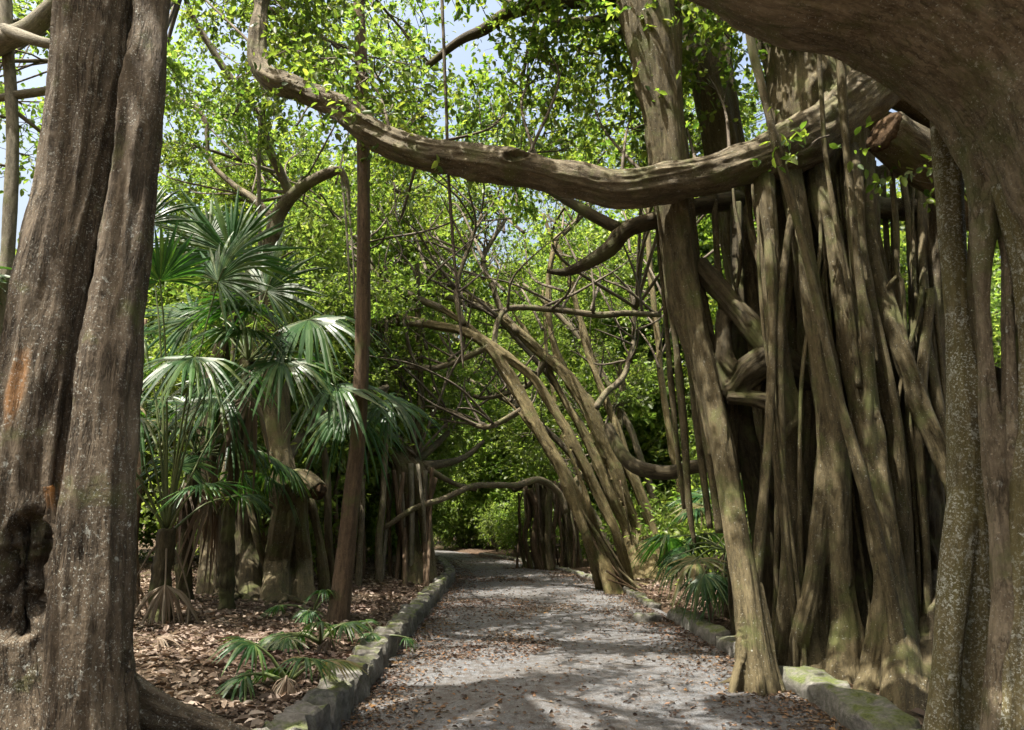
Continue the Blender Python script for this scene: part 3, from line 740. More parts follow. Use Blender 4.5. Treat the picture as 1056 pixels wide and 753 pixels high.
# great limb across the path
L1 = strand([(950, 52, 9.7, 56), (884, 100, 9.2, 62), (850, 130, 9.0, 58), (810, 154, 8.85, 50), (740, 178, 8.7, 43), (690, 186, 8.6, 37), (640, 193, 8.6, 35), (590, 184, 8.7, 32), (540, 172, 8.8, 32), (480, 163, 9.0, 31), (420, 153, 9.2, 28),
             (385, 135, 9.35, 29), (350, 112, 9.5, 25), (310, 94, 9.6, 23), (280, 82, 9.75, 22), (266, 62, 9.9, 19), (268, 20, 10, 17), (276, -60, 10.2, 18), (260, -200, 10.5, 14)])
fused('limb', [L1], M['bark_limb'], t, voxel=.016, disp=.018, gscale=(7, 2.2), seed=62, lump=.034, vines=3, dents=[(at(532, 158, 8.58), (.17, .2, .075), .07, .02)])
fused('limb', [strand([(1030, 205, 9.0, 60), (985, 182, 8.6, 56), (945, 160, 8.3, 52), (912, 137, 8.1, 46)]), strand([(985, 182, 8.6, 46), (976, 240, 9, 32), (968, 310, 9.1, 24), (964, 430, 9.1, 22), (966, 570, 9.0, 24), (972, 735, None, 34)])], M['bark_limb'], t, voxel=.02, disp=.014, seed=63, lump=.015)
p0, p1 = at(930, 149, 8.2), at(912, 137, 8.1); d = unit(p1 - p0)
mb = MB(); S = np.array([[*(p1 - d * .02), .245], [*(p1 + d * .02), .25], [*(p1 + d * .035), .225], [*(p1 + d * .02), .12], [*(p1 + d * .028), .02]]); tube(mb, S, 22, flute=.12, seed=4)
o = build(mb, 'cut_face', [M['cut']], t); o['label'] = 'dark rotting sawn end'
for k, q in enumerate([
    [(876, 95, 9.2, 40), (905, 88, 9.4, 34), (950, 105, 9.6, 36), (1010, 150, 9.8, 40), (1060, 190, 9.9, 46)],
    [(890, 120, 9.6, 30), (925, 135, 9.9, 30), (960, 150, 10.0, 34), (1040, 160, 10.2, 40)],
    [(880, 200, 9.9, 22), (905, 214, 9.8, 24), (950, 218, 9.8, 25), (1000, 225, 9.8, 26), (1060, 232, 9.8, 30)],
    [(870, 185, 10.2, 18), (900, 182, 10.2, 18), (940, 172, 10.2, 20), (1000, 170, 10.4, 22)],
    [(760, 205, 9.9, 20), (720, 214, 9.6, 18), (680, 226, 9.5, 18), (645, 236, 9.4, 18), (628, 256, 9.4, 17), (605, 272, 9.4, 13), (585, 281, 9.4, 9), (565, 280, 9.4, 4)],
    [(640, 236, 9.4, 14), (610, 222, 9.6, 12), (580, 205, 9.9, 9), (545, 180, 10.2, 7)],
    [(700, 20, 9.4, 24), (650, 0, 9.4, 18), (590, 2, 9.5, 15), (530, 12, 9.7, 14), (500, 30, 9.8, 12), (475, 42, 9.9, 9), (440, 70, 10.1, 6)],
    [(640, 15, 9.5, 13), (600, 22, 9.9, 10), (560, 20, 10.2, 8), (500, -10, 10.8, 6)],
    [(770, 482, 11, 14), (720, 481, 11.6, 14), (690, 487, 11.8, 15), (660, 482, 12, 15), (640, 466, 12.2, 13), (625, 440, 12.5, 10)],
]):
    mb = MB(); branch(mb, strand(q), 12, 0, 70 + k, .03, .07); build(mb, 'limb', [M['bark_limb'] if k < 4 else M['bark_dark']], t)
# crown: boughs and leaves rising from the limb and from the trunks
mb = MB(); rng = np.random.default_rng(21)
LS = spline(L1, .2)
for k in range(26):
    s = LS[rng.integers(len(LS) * 25 // 100, len(LS) - 1), :3]
    c = s + np.array([rng.normal() * 1.0, rng.uniform(.3, 3.0), rng.uniform(1.1, 3.0)])
    pxc = CX + F * c[0] / depth(c)
    if 335 < pxc < 405: c[1] += 3.2; c[2] += .8
    leafy(mb, rng, s, c, (.9, .9, .65), .025, 9, 7, 9, .105)
canopy(mb, 'banyan', [at(668, -160, 9.4), at(710, -160, 10.4), at(800, -160, 9.7), at(262, -190, 10.5)], rng)
for (px, py, Y) in [(300, 92, 9.4), (340, 120, 9.2), (280, 60, 9.6), (385, 118, 9.1), (420, 130, 9.2), (360, 90, 9.3), (500, 130, 9.1), (265, 100, 9.5), (320, 70, 9.5), (450, 190, 9.3), (640, 20, 9.2), (600, 60, 9.6), (835, 150, 7.95), (700, 60, 9.9), (745, 40, 9.9), (610, 120, 10.2), (560, 110, 10.6), (650, 140, 11.5), (940, 185, 8.0)]:
    leafy(mb, rng, at(px + 20, py - 10, Y + .2), at(px, py, Y), (.35, .35, .25), .012, 4, 3, 6, .11)
build(mb, 'crown', [M['leaf'], M['twig']], t)

# ================================================================== LEFT BANYAN WITH CUT STUMP LIMB
b = on_ground(270, 612)
t = empty('banyan_tree', b, 'dark clustered root trunks ending in a pale cut stump limb, behind the fan palms', 'tree')
YB = b[1]
def gs(q, dy=0): return strand([(x, y, None if Y_ is None else YB + Y_ + dy, w_) for x, y, Y_, w_ in q])
fused('trunk', [gs([(284, 625, None, 36), (286, 590, -.4, 28), (290, 550, -.5, 27), (296, 520, -.5, 29), (306, 500, -.5, 32), (320, 500, -.55, 24), (327, 506, -.6, 22)]),
                gs([(316, 628, None, 28), (313, 590, -.3, 20), (310, 550, -.4, 18), (307, 515, -.5, 20)]),
                gs([(294, 520, -.4, 30), (290, 480, -.1, 26), (284, 440, .2, 26), (279, 380, .4, 26), (276, 320, .5, 22), (277, 270, .5, 20), (281, 240, .5, 18)])], M['bark_col'], t, voxel=.02, disp=.014, seed=81, lump=.015, vines=3)
p1 = at(329, 507, YB - .62); d = unit(np.array([.8, -.5, -.25]))
mb = MB(); tube(mb, np.array([[*(p1 - d * .05), .155], [*(p1 + d * .02), .16], [*(p1 + d * .03), .13], [*(p1 + d * .0), .06], [*(p1 - d * .0), .01]]), 18, flute=.15, seed=2); build(mb, 'cut_face', [M['cut']], t)
for k, (q, mk) in enumerate([
    ([[(215, 616, None, 28), (217, 570, .1, 20), (216, 520, .1, 19), (214, 470, .1, 22), (218, 400, .2, 20), (240, 330, .4, 18), (262, 280, .5, 16), (278, 250, .5, 12)]], 'bark_dark'),
    ([[(262, 622, None, 30), (258, 580, -.1, 22), (256, 530, 0, 22), (252, 470, 0, 21), (258, 400, .2, 24), (268, 330, .4, 20), (278, 270, .5, 16)], [(246, 615, None, 18), (244, 560, 0, 14), (241, 490, 0, 12), (246, 400, .2, 8), (258, 330, .3, 5)]], 'bark_dark'),
    ([[(296, 640, None, 14), (280, 600, -.6, 8), (266, 560, -.5, 7), (258, 520, -.3, 7), (250, 470, 0, 6)]], 'bark_col'),
    ([[(338, 612, None, 16), (331, 570, .2, 10), (322, 525, 0, 10), (316, 510, 0, 8)]], 'bark_col'),
    ([[(232, 618, None, 20), (231, 560, .4, 14), (236, 480, .4, 12)]], 'bark_dark'),
    ([[(345, 606, None, 14), (340, 560, 1, 9), (338, 500, 1, 8), (330, 440, 1, 7)]], 'bark_dark')]):
    fused('aerial_root', [gs(s) for s in q], M[mk], t, voxel=.018, disp=.01, seed=85 + k, wob=.02)
for k, q in enumerate([
    [(281, 246, .5, 17), (285, 225, .5, 15), (300, 204, .4, 13), (320, 188, .3, 12), (340, 178, .2, 11), (352, 177, .2, 8), (358, 192, .2, 5), (360, 215, .2, 3)],
    [(301, 205, .45, 11), (290, 180, .3, 9), (276, 150, .1, 9), (268, 122, 0, 8), (250, 95, -.1, 7), (228, 66, -.2, 7), (205, 30, -.3, 6), (188, -10, -.4, 5)],
    [(268, 122, 0, 7), (272, 105, .2, 6), (285, 80, .6, 5), (300, 40, 1, 4)],
    [(284, 228, .5, 9), (262, 205, 1, 7), (240, 190, 1.4, 6), (216, 165, 1.6, 5), (212, 125, 1.6, 5), (196, 108, 1.6, 5), (170, 100, 1.6, 5)],
    [(290, 480, .3, 14), (320, 440, 1.2, 9), (350, 420, 2, 7), (400, 400, 3, 6)]]):
    mb = MB(); branch(mb, gs(q), 10, 0, 90 + k, .02, .08); build(mb, 'limb', [M['bark_limb']], t)
for k, q in enumerate([
    [(268, 112, -.05, 3.2), (267, 180, -.1, 4), (268, 250, -.1, 4), (269, 330, -.1, 3)],
    [(352, 180, .2, 3), (357, 230, .2, 2.6), (361, 300, .2, 2)], [(357, 190, .2, 2.4), (364, 260, .2, 2), (366, 330, .2, 2)]]):
    mb = MB(); tube(mb, spline(gs(q), .1), 7, flute=.1, seed=k); build(mb, 'aerial_root', [M['bark_grey']], t)
mb = MB(); rng = np.random.default_rng(22)
for (px, py, dy) in [(180, 150, 3.0), (195, 190, 3.4), (172, 60, 2.6), (185, 95, 2.6), (215, 175, 2.2), (195, 30, 1.8), (235, 110, 3), (330, 60, 1), (360, 110, 1.8), (250, 120, 1.8), (320, 150, 1.6), (300, 30, .5), (350, 20, 1.5), (400, 60, 2), (430, 120, 2.6), (390, 180, 3), (310, 240, 2.4), (350, 240, 3), (420, 30, 2.8)]:
    c = at(px, py, YB + dy + 1.6); a = at(290 + (px - 290) * .4, min(200, py + 70), YB + dy * .5)
    leafy(mb, rng, a, c, (.95, 1, .7), .025, 10, 9, 9, .105)
canopy(mb, 'stump', [at(188, -10, YB - .4), at(300, 40, YB + 1)], rng)
build(mb, 'crown', [M['leaf_bright'], M['twig']], t)

# ================================================================== SLENDER BROWN TRUNK
b = on_ground(350, 642)
t = empty('slender_tree', b, 'slender straight brown trunk beside the left kerb, rising out of the picture', 'tree')
Yb = b[1]
fused('trunk', [strand([(344, 660, Yb, 30), (348, 642, Yb, 24), (354, 590, Yb, 20), (362, 520, Yb, 18), (370, 440, Yb, 16), (374, 340, Yb, 15), (375, 240, Yb, 14), (374, 130, Yb, 13.5), (371, 20, Yb, 12), (366, -120, Yb, 11), (360, -260, Yb, 10)]),
                strand([(340, 655, Yb, 12), (348, 610, Yb - .06, 9), (360, 540, Yb - .06, 6), (366, 480, Yb - .03, 5)])], M['bark_brown'], t, voxel=.016, disp=.007, seed=101)
mb = MB()
for c in [(-2.6, 10.6, 10.3), (-1.5, 12.4, 9.8), (-3.4, 12, 10.6), (-.6, 10.8, 10.4)]:
    leafy(mb, rng, at(360, -260, Yb), c, (1.3, 1.3, .8), .05, 11, 7, 8, .12)
build(mb, 'crown', [M['leaf'], M['twig']], t)

# ================================================================== ROOT CURTAIN TREE LEFT OF THE BEND
b = on_ground(425, 598)
t = empty('banyan_tree', b, 'small banyan with a skirt of hanging roots where the left kerb bends', 'tree')
YB = b[1]
fused('trunk', [gs([(428, 604, None, 30), (424, 570, .2, 22), (420, 530, .2, 24), (418, 490, .2, 26), (405, 470, .2, 16), (385, 462, .2, 12)]),
                gs([(446, 602, None, 18), (442, 570, 0, 13), (438, 530, 0, 14), (432, 492, .1, 18), (424, 478, .2, 20)]),
                gs([(420, 486, .2, 22), (432, 440, .4, 10), (433, 390, .5, 7), (432, 340, .5, 6), (430, 270, .5, 5)])], M['bark_col'], t, voxel=.03, disp=.02, seed=111, vines=3)
rr = np.random.default_rng(3)
for k in range(15):
    x0 = 404 + k * 3.1 + rr.normal() * 1.5; x1 = x0 + rr.normal() * 5 - 1; dY = rr.uniform(-.9, .5)
    mb = MB(); S = spline(gs([(x0, 480 + rr.uniform(-5, 14), dY, 3.5 + rr.uniform(0, 2)), ((x0 + x1) / 2 + rr.normal() * 2, 535, dY, 3.4 + rr.uniform(0, 2)), (x1, 600 + rr.normal() * 5, None, 4.5)]), .15)
    tube(mb, S, 7, flute=.2, seed=k); build(mb, 'aerial_root', [M['bark_brown'] if k % 3 else M['bark_grey']], t)
for k, q in enumerate([[(392, 546, -.8, 5), (420, 530, -.8, 6), (450, 517, -.6, 6), (475, 505, 0, 6), (500, 500, 1, 6), (530, 499, 2, 6.5), (556, 496, 3, 7), (575, 508, 3.5, 7), (583, 530, 3.6, 8)],
    [(385, 462, .2, 12), (365, 470, .2, 8), (340, 490, 0, 6)], [(436, 480, .2, 11), (460, 478, 1, 8), (480, 470, 1.6, 6), (500, 455, 2, 4)], [(440, 484, 0, 7), (470, 500, .5, 5), (490, 504, 1, 5)],
    [(428, 478, .3, 11), (412, 455, .2, 9), (395, 450, 0, 7), (370, 440, 0, 5)], [(430, 475, .3, 9), (455, 455, 1, 7), (470, 430, 2, 5)]]):
    mb = MB(); branch(mb, gs(q), 9, 0, 120 + k, .06, .15); build(mb, 'limb', [M['bark_limb']], t)
mb = MB()
for (px, py, dy) in [(400, 440, .5), (440, 400, 1), (380, 420, 0), (460, 440, 2), (420, 350, 1), (385, 350, .5), (470, 380, 2.5), (400, 290, 1), (450, 300, 2)]:
    leafy(mb, rng, at(430, 470, YB), at(px, py, YB + dy), (1.3, 1.3, .9), .04, 10, 8, 9, .15, False)
build(mb, 'crown', [M['leaf_bright'], M['twig']], t)

# ================================================================== FAR ROOT CURTAIN RIGHT OF THE BEND
b = on_ground(572, 588)
t = empty('banyan_tree', b, 'curtain of reddish brown hanging roots beside the far bend of the path', 'tree')
YB = b[1] + .6
fused('trunk', [gs([(590, 590, .3, 16), (588, 550, .3, 13), (580, 515, .3, 12), (566, 500, .3, 11), (545, 500, .3, 8), (530, 506, .3, 6)]), gs([(582, 515, .3, 12), (600, 490, .6, 9), (625, 470, 1, 8), (640, 430, 1.4, 7), (640, 370, 1.6, 6)]), gs([(560, 588, .4, 14), (558, 545, .4, 12), (562, 505, .4, 10)])], M['bark_col'], t, voxel=.035, disp=.03, seed=131, vines=5, wob=.08, lump=.04)
for k in range(34):
    x0 = 537 + k * 1.75 + rr.normal() * 1.6; x1 = x0 + rr.normal() * 4 + 3; dY = rr.uniform(-.8, .6); ww = rr.choice([1.6, 2.4, 3.4, 5, 7.5], p=[.25, .25, .2, .2, .1])
    yt = 500 + 9 * ((x0 - 566) / 28) ** 2 - rr.uniform(0, 6); yb = 590 + rr.normal() * 2 if rr.uniform() < .8 else rr.uniform(550, 580)
    mb = MB(); S = spline(gs([(x0, yt, dY, ww * .8), ((x0 + x1) / 2 + rr.normal() * 2.5, 530, dY, ww), ((x0 + x1) / 2 + rr.normal() * 3, 560, dY, ww * rr.uniform(.7, 1.1)), (x1, yb, dY, ww * 1.3)]), .15)
    n = len(S); S[:, 0] += .05 * vnoise(np.stack([np.arange(n) * .2, np.full(n, k * 3.), np.zeros(n)], -1), 2)
    tube(mb, S, 8, flute=.3, seed=k); build(mb, 'aerial_root', [M['bark_brown'] if k % 3 == 0 else M['bark_col'] if k % 3 == 1 else M['bark_limb']], t)
mb = MB()
for (px, py, dy) in [(560, 470, 1), (600, 450, 1.5), (640, 410, 2), (540, 450, 2), (580, 400, 2.4), (620, 350, 2), (660, 380, 2.5)]:
    leafy(mb, rng, at(620, 465, YB + .8), at(px, py, YB + dy), (1.7, 1.7, 1.1), .05, 10, 9, 9, .16, False)
build(mb, 'crown', [M['leaf_far'], M['twig']], t)

# ================================================================== TWO TREES LEANING OVER THE PATH
def leaning(key, base_px, label, trunks, limbs, clusters, seed, mk):
    global YB
    b = on_ground(*base_px); YB = b[1]
    t = empty('leaning_fig_tree', b, label, 'tree', 'fig trees leaning over the path')
    fused('trunk', [gs([(a_, b_, c_, d_ * .84) for a_, b_, c_, d_ in q]) for q in trunks], M[mk], t, voxel=.032, disp=.03, gscale=(5, .6), seed=seed, wob=.05, vines=4)
    rg = np.random.default_rng(seed + 5); SS = spline(gs(trunks[0]), .1); SS = SS[len(SS) // 10: len(SS) * 4 // 10]
    for k in range(14):
        s_ = SS[rg.integers(len(SS))]; x = s_[0] + rg.normal() * .12; y = s_[1] + rg.normal() * .25; r_ = rg.uniform(.018, .05)
        x2 = x + .25 * max(0, s_[2] - 1) * rg.uniform(.3, 1.2); y2 = y + rg.normal() * .3; x2 = max(x2, float(xr(y2)) + rg.uniform(-.1, .5))
        m_ = MB(); tube(m_, spline(np.array([[x, y, s_[2], r_ * .8], [(x + x2) / 2 + rg.normal() * .06, y, s_[2] * .5, r_], [x2, y2, gz(x2, y2) - .1, r_ * 1.5]]), .12), 8, flute=.2, seed=k); build(m_, 'aerial_root', [M['bark_col'] if k % 2 else M['bark_brown']], t)
    mb = MB(); rng = np.random.default_rng(seed)
    ends = []
    for k, q in enumerate(limbs):
        m_ = MB(); S = branch(m_, gs(q), 9, 0, seed + k, .10, .16); build(m_, 'limb', [M['bark_limb']], t)
        for _ in range(13):     # forks that reach up into the crown
            s = S[rng.integers(len(S) // 4, len(S))]
            e = s[:3] + np.array([rng.normal() * 1.3 - .5, rng.normal() * .9, rng.uniform(.3, 2.4)])
            ends.append(e); branch(mb, np.array([[*s[:3], max(.018, s[3] * .55)], [*((s[:3] + e) / 2 + rng.normal(size=3) * .25), .03], [*e, .012]]), 6, 1, int(rng.integers(99)), .08, .2)
    for (px, py, dy) in clusters:
        a = at(px + 40, py + 60, YB + dy * .6)
        leafy(mb, rng, a, at(px, py, YB + dy * 1.6 + 2.4), (1.5, 1.3, .9), .05, 9, 7, 9, .14, False)
    canopy(mb, key, ends, rng, False)
    build(mb, 'crown', [M['leaf'], M['twig']], t)
leaning('lean_a', (640, 610), 'leaning fig tree with twisted trunk nearest the path, bending left over the path',
    [[(640, 614, None, 24), (622, 572, 0, 17), (603, 530, 0, 15), (583, 490, 0, 15), (562, 455, 0, 14), (543, 420, .1, 14), (522, 385, .2, 13), (502, 358, .3, 11), (475, 342, .4, 10), (440, 335, .5, 9), (410, 328, .6, 8)],
     [(626, 606, None, 18), (608, 560, -.2, 12), (588, 505, -.2, 11), (566, 462, -.1, 8), (540, 430, 0, 6), (505, 392, .4, 3)],
     [(655, 606, None, 18), (638, 560, .1, 13), (614, 505, .1, 12), (590, 455, .1, 13), (570, 420, .2, 12), (552, 392, .2, 12), (528, 372, .3, 11), (500, 352, .4, 10), (480, 335, .5, 9), (455, 318, .6, 8)],
     [(633, 600, None, 14), (612, 540, -.1, 9), (600, 500, -.1, 7), (578, 450, 0, 4)]],
    [[(440, 335, .5, 9), (400, 330, .7, 8), (370, 345, .8, 6), (345, 365, .9, 4)], [(455, 318, .6, 8), (420, 300, .8, 7), (390, 280, 1, 5), (370, 250, 1.2, 3.5)],
     [(500, 355, .3, 8), (470, 372, .4, 6), (440, 380, .4, 6), (400, 376, .2, 4)], [(480, 335, .5, 7), (470, 300, .8, 5), (480, 260, 1, 4), (500, 220, 1.4, 3)],
     [(523, 385, .2, 7), (510, 350, .8, 6), (520, 320, 1.2, 6), (570, 318, 1.6, 6.5), (630, 324, 2, 6.5), (682, 325, 2.4, 6)], [(543, 420, .1, 6), (500, 440, .3, 5), (470, 425, .5, 4), (440, 420, .5, 3)]],
    [(400, 300, 1), (440, 260, 1.5), (480, 240, 2), (360, 320, 1), (420, 380, 1), (380, 250, 1.5), (520, 280, 2.5), (460, 210, 2), (540, 240, 3), (350, 270, 2), (430, 200, 3), (500, 180, 3), (570, 260, 3.5), (400, 220, 2.5)], 141, 'bark_lean')
leaning('lean_b', (676, 592), 'straighter pale barked leaning fig tree standing behind the twisted leaning one',
    [[(680, 600, None, 26), (662, 560, 0, 20), (643, 510, 0, 18), (627, 465, 0, 18), (610, 425, 0, 17), (590, 395, .1, 15), (565, 370, .2, 13), (535, 342, .3, 12), (505, 318, .4, 10), (470, 300, .5, 8)],
     [(664, 598, None, 20), (650, 560, -.2, 13), (630, 510, -.2, 12), (606, 455, -.1, 10), (586, 420, 0, 8), (560, 370, .5, 6), (528, 320, 1, 3)],
     [(692, 592, None, 18), (672, 545, .2, 13), (655, 500, .2, 11), (640, 465, .2, 9), (625, 410, .6, 7), (602, 350, 1.2, 5), (590, 290, 1.6, 3)],
     [(590, 400, .1, 12), (570, 350, .4, 9), (565, 300, .8, 7), (572, 250, 1.2, 6)]],
    [[(470, 300, .5, 8), (440, 275, .6, 7), (415, 250, .8, 6), (395, 225, 1, 4), (380, 190, 1, 3)], [(535, 342, .3, 8), (510, 300, .6, 6), (500, 265, 1, 5), (520, 225, 1.4, 4)],
     [(505, 318, .4, 8), (450, 302, .3, 6), (410, 305, .2, 6), (370, 302, .2, 5)], [(572, 250, 1.2, 6), (600, 220, 1.6, 5), (620, 190, 2, 4)],
     [(610, 425, 0, 8), (640, 390, .8, 6), (655, 350, 1.4, 5), (650, 300, 1.8, 4)], [(565, 372, .2, 8), (540, 400, .5, 6), (500, 412, .8, 5), (468, 400, 1, 4)]],
    [(560, 220, 2), (610, 200, 2), (650, 260, 2), (500, 250, 1.5), (440, 230, 1.5), (640, 320, 2), (600, 280, 2), (660, 200, 3), (540, 180, 2.5), (480, 180, 2.5), (620, 140, 3), (580, 150, 3)], 151, 'bark_lean')

for k, (bx, by, pts) in enumerate([
    (668, 590, [(640, 520, .2, 8), (600, 440, .6, 7), (552, 372, 1, 6), (500, 318, 1.6, 5), (440, 280, 2, 3.5)]),
    (690, 588, [(668, 530, .3, 9), (640, 455, .8, 8), (612, 380, 1.2, 7), (590, 300, 1.8, 5), (560, 220, 2.4, 4)]),
    (655, 588, [(628, 530, .8, 7), (590, 470, 1.4, 6.5), (540, 425, 2, 6), (490, 395, 2.6, 5), (430, 372, 3.2, 3.5)]),
    (715, 590, [(700, 500, .6, 8), (684, 400, 1, 7), (672, 300, 1.6, 6), (668, 200, 2.4, 5)]),
    (640, 584, [(612, 530, 1.6, 7), (584, 480, 2.2, 7), (556, 440, 3, 6), (520, 400, 3.6, 5), (470, 350, 4.4, 4), (430, 300, 5, 3)]),
    (612, 580, [(600, 520, 1, 5), (580, 450, 1.6, 5), (566, 380, 2.2, 4), (560, 300, 2.8, 3)]),
    (700, 580, [(676, 520, 1.6, 8), (648, 440, 2.4, 7), (606, 360, 3, 6), (560, 310, 3.6, 5), (500, 270, 4.2, 4)])]):
    b = on_ground(bx, by); YB = b[1]
    t = empty('leaning_fig_tree', b, 'thin leaning fig stem among the larger trunks arching over the path', 'tree', 'thin leaning fig stems')
    mb = MB(); S = branch(mb, gs([(bx, by, None, 10)] + pts), 9, 0, 170 + k, .06, .15); build(mb, 'trunk', [M['bark_lean'] if k % 2 else M['bark_limb']], t)
    mb = MB(); rg = np.random.default_rng(170 + k)
    for _ in range(9):
        s_ = S[rg.integers(len(S) // 2, len(S))]; e = s_[:3] + np.array([rg.normal() * .9 - .3, rg.normal() * .8, rg.uniform(.5, 2.2)])
        branch(mb, np.array([[*s_[:3], max(.012, s_[3] * .5)], [*((s_[:3] + e) / 2 + rg.normal(size=3) * .2), .02], [*e, .008]]), 5, 1, k, .06, .2)
    for _ in range(4):
        s_ = S[rg.integers(len(S) * 6 // 10, len(S)), :3]; leafy(mb, rg, s_, s_ + np.array([rg.normal() * .8, rg.uniform(.5, 2), rg.uniform(.8, 2.2)]), (1.1, 1.1, .7), .02, 8, 7, 8, .13, False)
    build(mb, 'crown', [M['leaf_bright'], M['twig']], t)

for k, (bx, by, tx, w_) in enumerate([(352, 600, 346, 5), (366, 604, 380, 6), (378, 597, 372, 4), (392, 600, 398, 7), (312, 606, 322, 6), (330, 600, 318, 5), (404, 596, 392, 4), (222, 612, 240, 7), (140, 614, 150, 8)]):
    b = on_ground(bx, by); Y_ = b[1]
    t = empty('sapling', b, 'thin bare pole sapling in the shade behind the slender trunk', 'sapling', 'pole saplings on the left bank')
    mb = MB(); rg = np.random.default_rng(190 + k)
    S = branch(mb, strand([(bx, by, None, w_ * 1.2), ((bx * 2 + tx) / 3 + rg.normal() * 4, 520, Y_ + .2, w_), ((bx + tx * 2) / 3 + rg.normal() * 5, 440, Y_ + .4, w_ * .8), (tx, 330, Y_ + .8, w_ * .5)]), 8, 0, 190 + k, .06, .12); build(mb, 'trunk', [M['bark_limb'] if k % 2 else M['bark_brown']], t)
    mb = MB()
    for _ in range(4):
        s_ = S[rg.integers(len(S) * 7 // 10, len(S)), :3]; leafy(mb, rg, s_, s_ + np.array([rg.normal() * .5, rg.normal() * .5, rg.uniform(.3, 1.4)]), (.7, .7, .5), .015, 6, 5, 7, .12, False)
    build(mb, 'crown', [M['leaf_bright'], M['twig']], t)

# ================================================================== GREY TREE AT THE TOP LEFT CORNER
b = np.array([-6.6, 9.6, 0]); b[2] = gz(b[0], b[1])
t = empty('grey_tree', b, 'grey branched tree seen past the left side of the massive trunk', 'tree')
fused('trunk', [np.array([[*(b + [0, 0, -.1]), .16], [-6.55, 9.6, 2, .11], [*at(12, 190, 9.6), .085], [*at(9, 60, 9.6), .08], [*at(2, -30, 9.6), .1]])], M['bark_grey'], t, voxel=.025, disp=.01, seed=161)
for k, q in enumerate([[(-30, 60, 9.4, 22), (8, 42, 9.4, 22), (36, 30, 9.3, 20), (70, -5, 9.2, 16), (120, -40, 9.2, 12)], [(5, 30, 9.3, 12), (28, 38, 9.0, 12), (50, 44, 8.9, 10), (90, 50, 8.9, 9)], [(-10, 104, 9.6, 7), (20, 98, 9.6, 9), (60, 90, 9.6, 8), (120, 70, 9.7, 6)], [(10, 110, 9.6, 5), (35, 130, 9.8, 4), (70, 160, 10, 3)]]):
    mb = MB(); branch(mb, strand(q), 10, 0, 160 + k, .03, .08); build(mb, 'limb', [M['bark_grey']], t)
mb = MB()
for (px, py, Y_) in [(28, 110, 12), (30, 160, 12.5), (20, 130, 10.5), (60, 20, 10.5), (10, 10, 11), (20, 180, 11.5), (-30, 100, 10.5), (130, -60, 11), (40, -60, 10)]:
    leafy(mb, rng, at(px - 20, py - 10, Y_ - .4), at(px, py, Y_), (.8, .8, .5), .025, 7, 5, 6, .115)
build(mb, 'crown', [M['leaf_bright'], M['twig']], t)

def surface_roots(t, px, py, n, r, L, mat, seed):
    rg = np.random.default_rng(seed); b = on_ground(px, py)
    for k in range(n):
        a = k * 6.283 / n + rg.normal() * .35; Lk = L * rg.uniform(.6, 1.3); P = []
        for u, hh in ((0, r * 1.6), (.25, r * .8), (.6, r * .1), (1, -r * .5)):
            a += rg.normal() * .18; x = b[0] + math.cos(a) * Lk * u; y = b[1] + .12 + math.sin(a) * Lk * u
            P.append([x, y, gz(x, y) + hh, r * (1 - .72 * u)])
        mb = MB(); tube(mb, spline(np.array(P), .04), 10, flute=.25, seed=seed + k); build(mb, 'surface_root', [M[mat]], t)
tr = {o['label']: o for o in COL.objects if o.get('label') and o.get('category') == 'tree'}
for lab, px, py, n, r, L, mat in [('great banyan', 776, 706, 7, .045, .42, 'bark_col'), ('slender straight', 348, 640, 6, .035, .5, 'bark_brown'), ('dark clustered', 290, 622, 7, .06, .9, 'bark_col'),
                                  ('dark clustered', 240, 618, 6, .05, .8, 'bark_dark'), ('leaning fig tree with', 640, 608, 6, .07, .9, 'bark_lean'), ('straighter pale', 672, 596, 6, .07, .9, 'bark_lean')]:
    surface_roots(next(o for l_, o in tr.items() if l_.startswith(lab)), px, py, n, r, L, mat, px)

# ================================================================== FAN PALMS
def fan(hub, axis_, normal, Rr, n, rng, droop=.25, A=2.15, mat=None, ragged=.08):
    axis_ = unit(axis_); normal = unit(normal - axis_ * np.dot(normal, axis_)); side = np.cross(axis_, normal)
    mb = MB(); st = np.array([.03, .2, .4, .55, .68, .82, .92, 1.])
    h = A / (n - 1)
    for i in range(n):
        if rng.uniform() < .05: continue
        a = -A + 2 * A * i / (n - 1) + rng.normal() * h * .3
        L = Rr * (.62 + .38 * math.cos(a * .55)) * (1 + rng.normal() * ragged)
        d = math.cos(a) * axis_ + math.sin(a) * side; pr = -math.sin(a) * axis_ + math.cos(a) * side
        wd = np.where(st < .5, st, .5 * np.clip((1.02 - st) / .52, 0, 1) ** .75) * L * math.tan(h) * 1.3
        c = hub + d * (st * L)[:, None] - normal * (Rr * .22 * st ** 2 * (.6 + .5 * math.cos(a)))[:, None]
        dz = droop * Rr * np.clip(st - .38, 0, 1) ** 1.5 * 2.0 * (1 + rng.normal() * .35)
        c = c - np.array([0, 0, 1.])[None] * dz[:, None]
        c = c + pr[None] * (rng.normal() * .05 * Rr * np.clip(st - .5, 0, 1))[:, None]
        up = normal[None] * (wd * .45)[:, None]
        V = np.stack([c - pr[None] * wd[:, None] - up * .5, c + up * .6, c + pr[None] * wd[:, None] - up * .5], 1).reshape(-1, 3)
        k = np.arange(len(st) - 1) * 3
        Q = np.concatenate([np.stack([k, k + 1, k + 4, k + 3], -1), np.stack([k + 1, k + 2, k + 5, k + 4], -1)])
        mb.add(V, Q)
    return mb

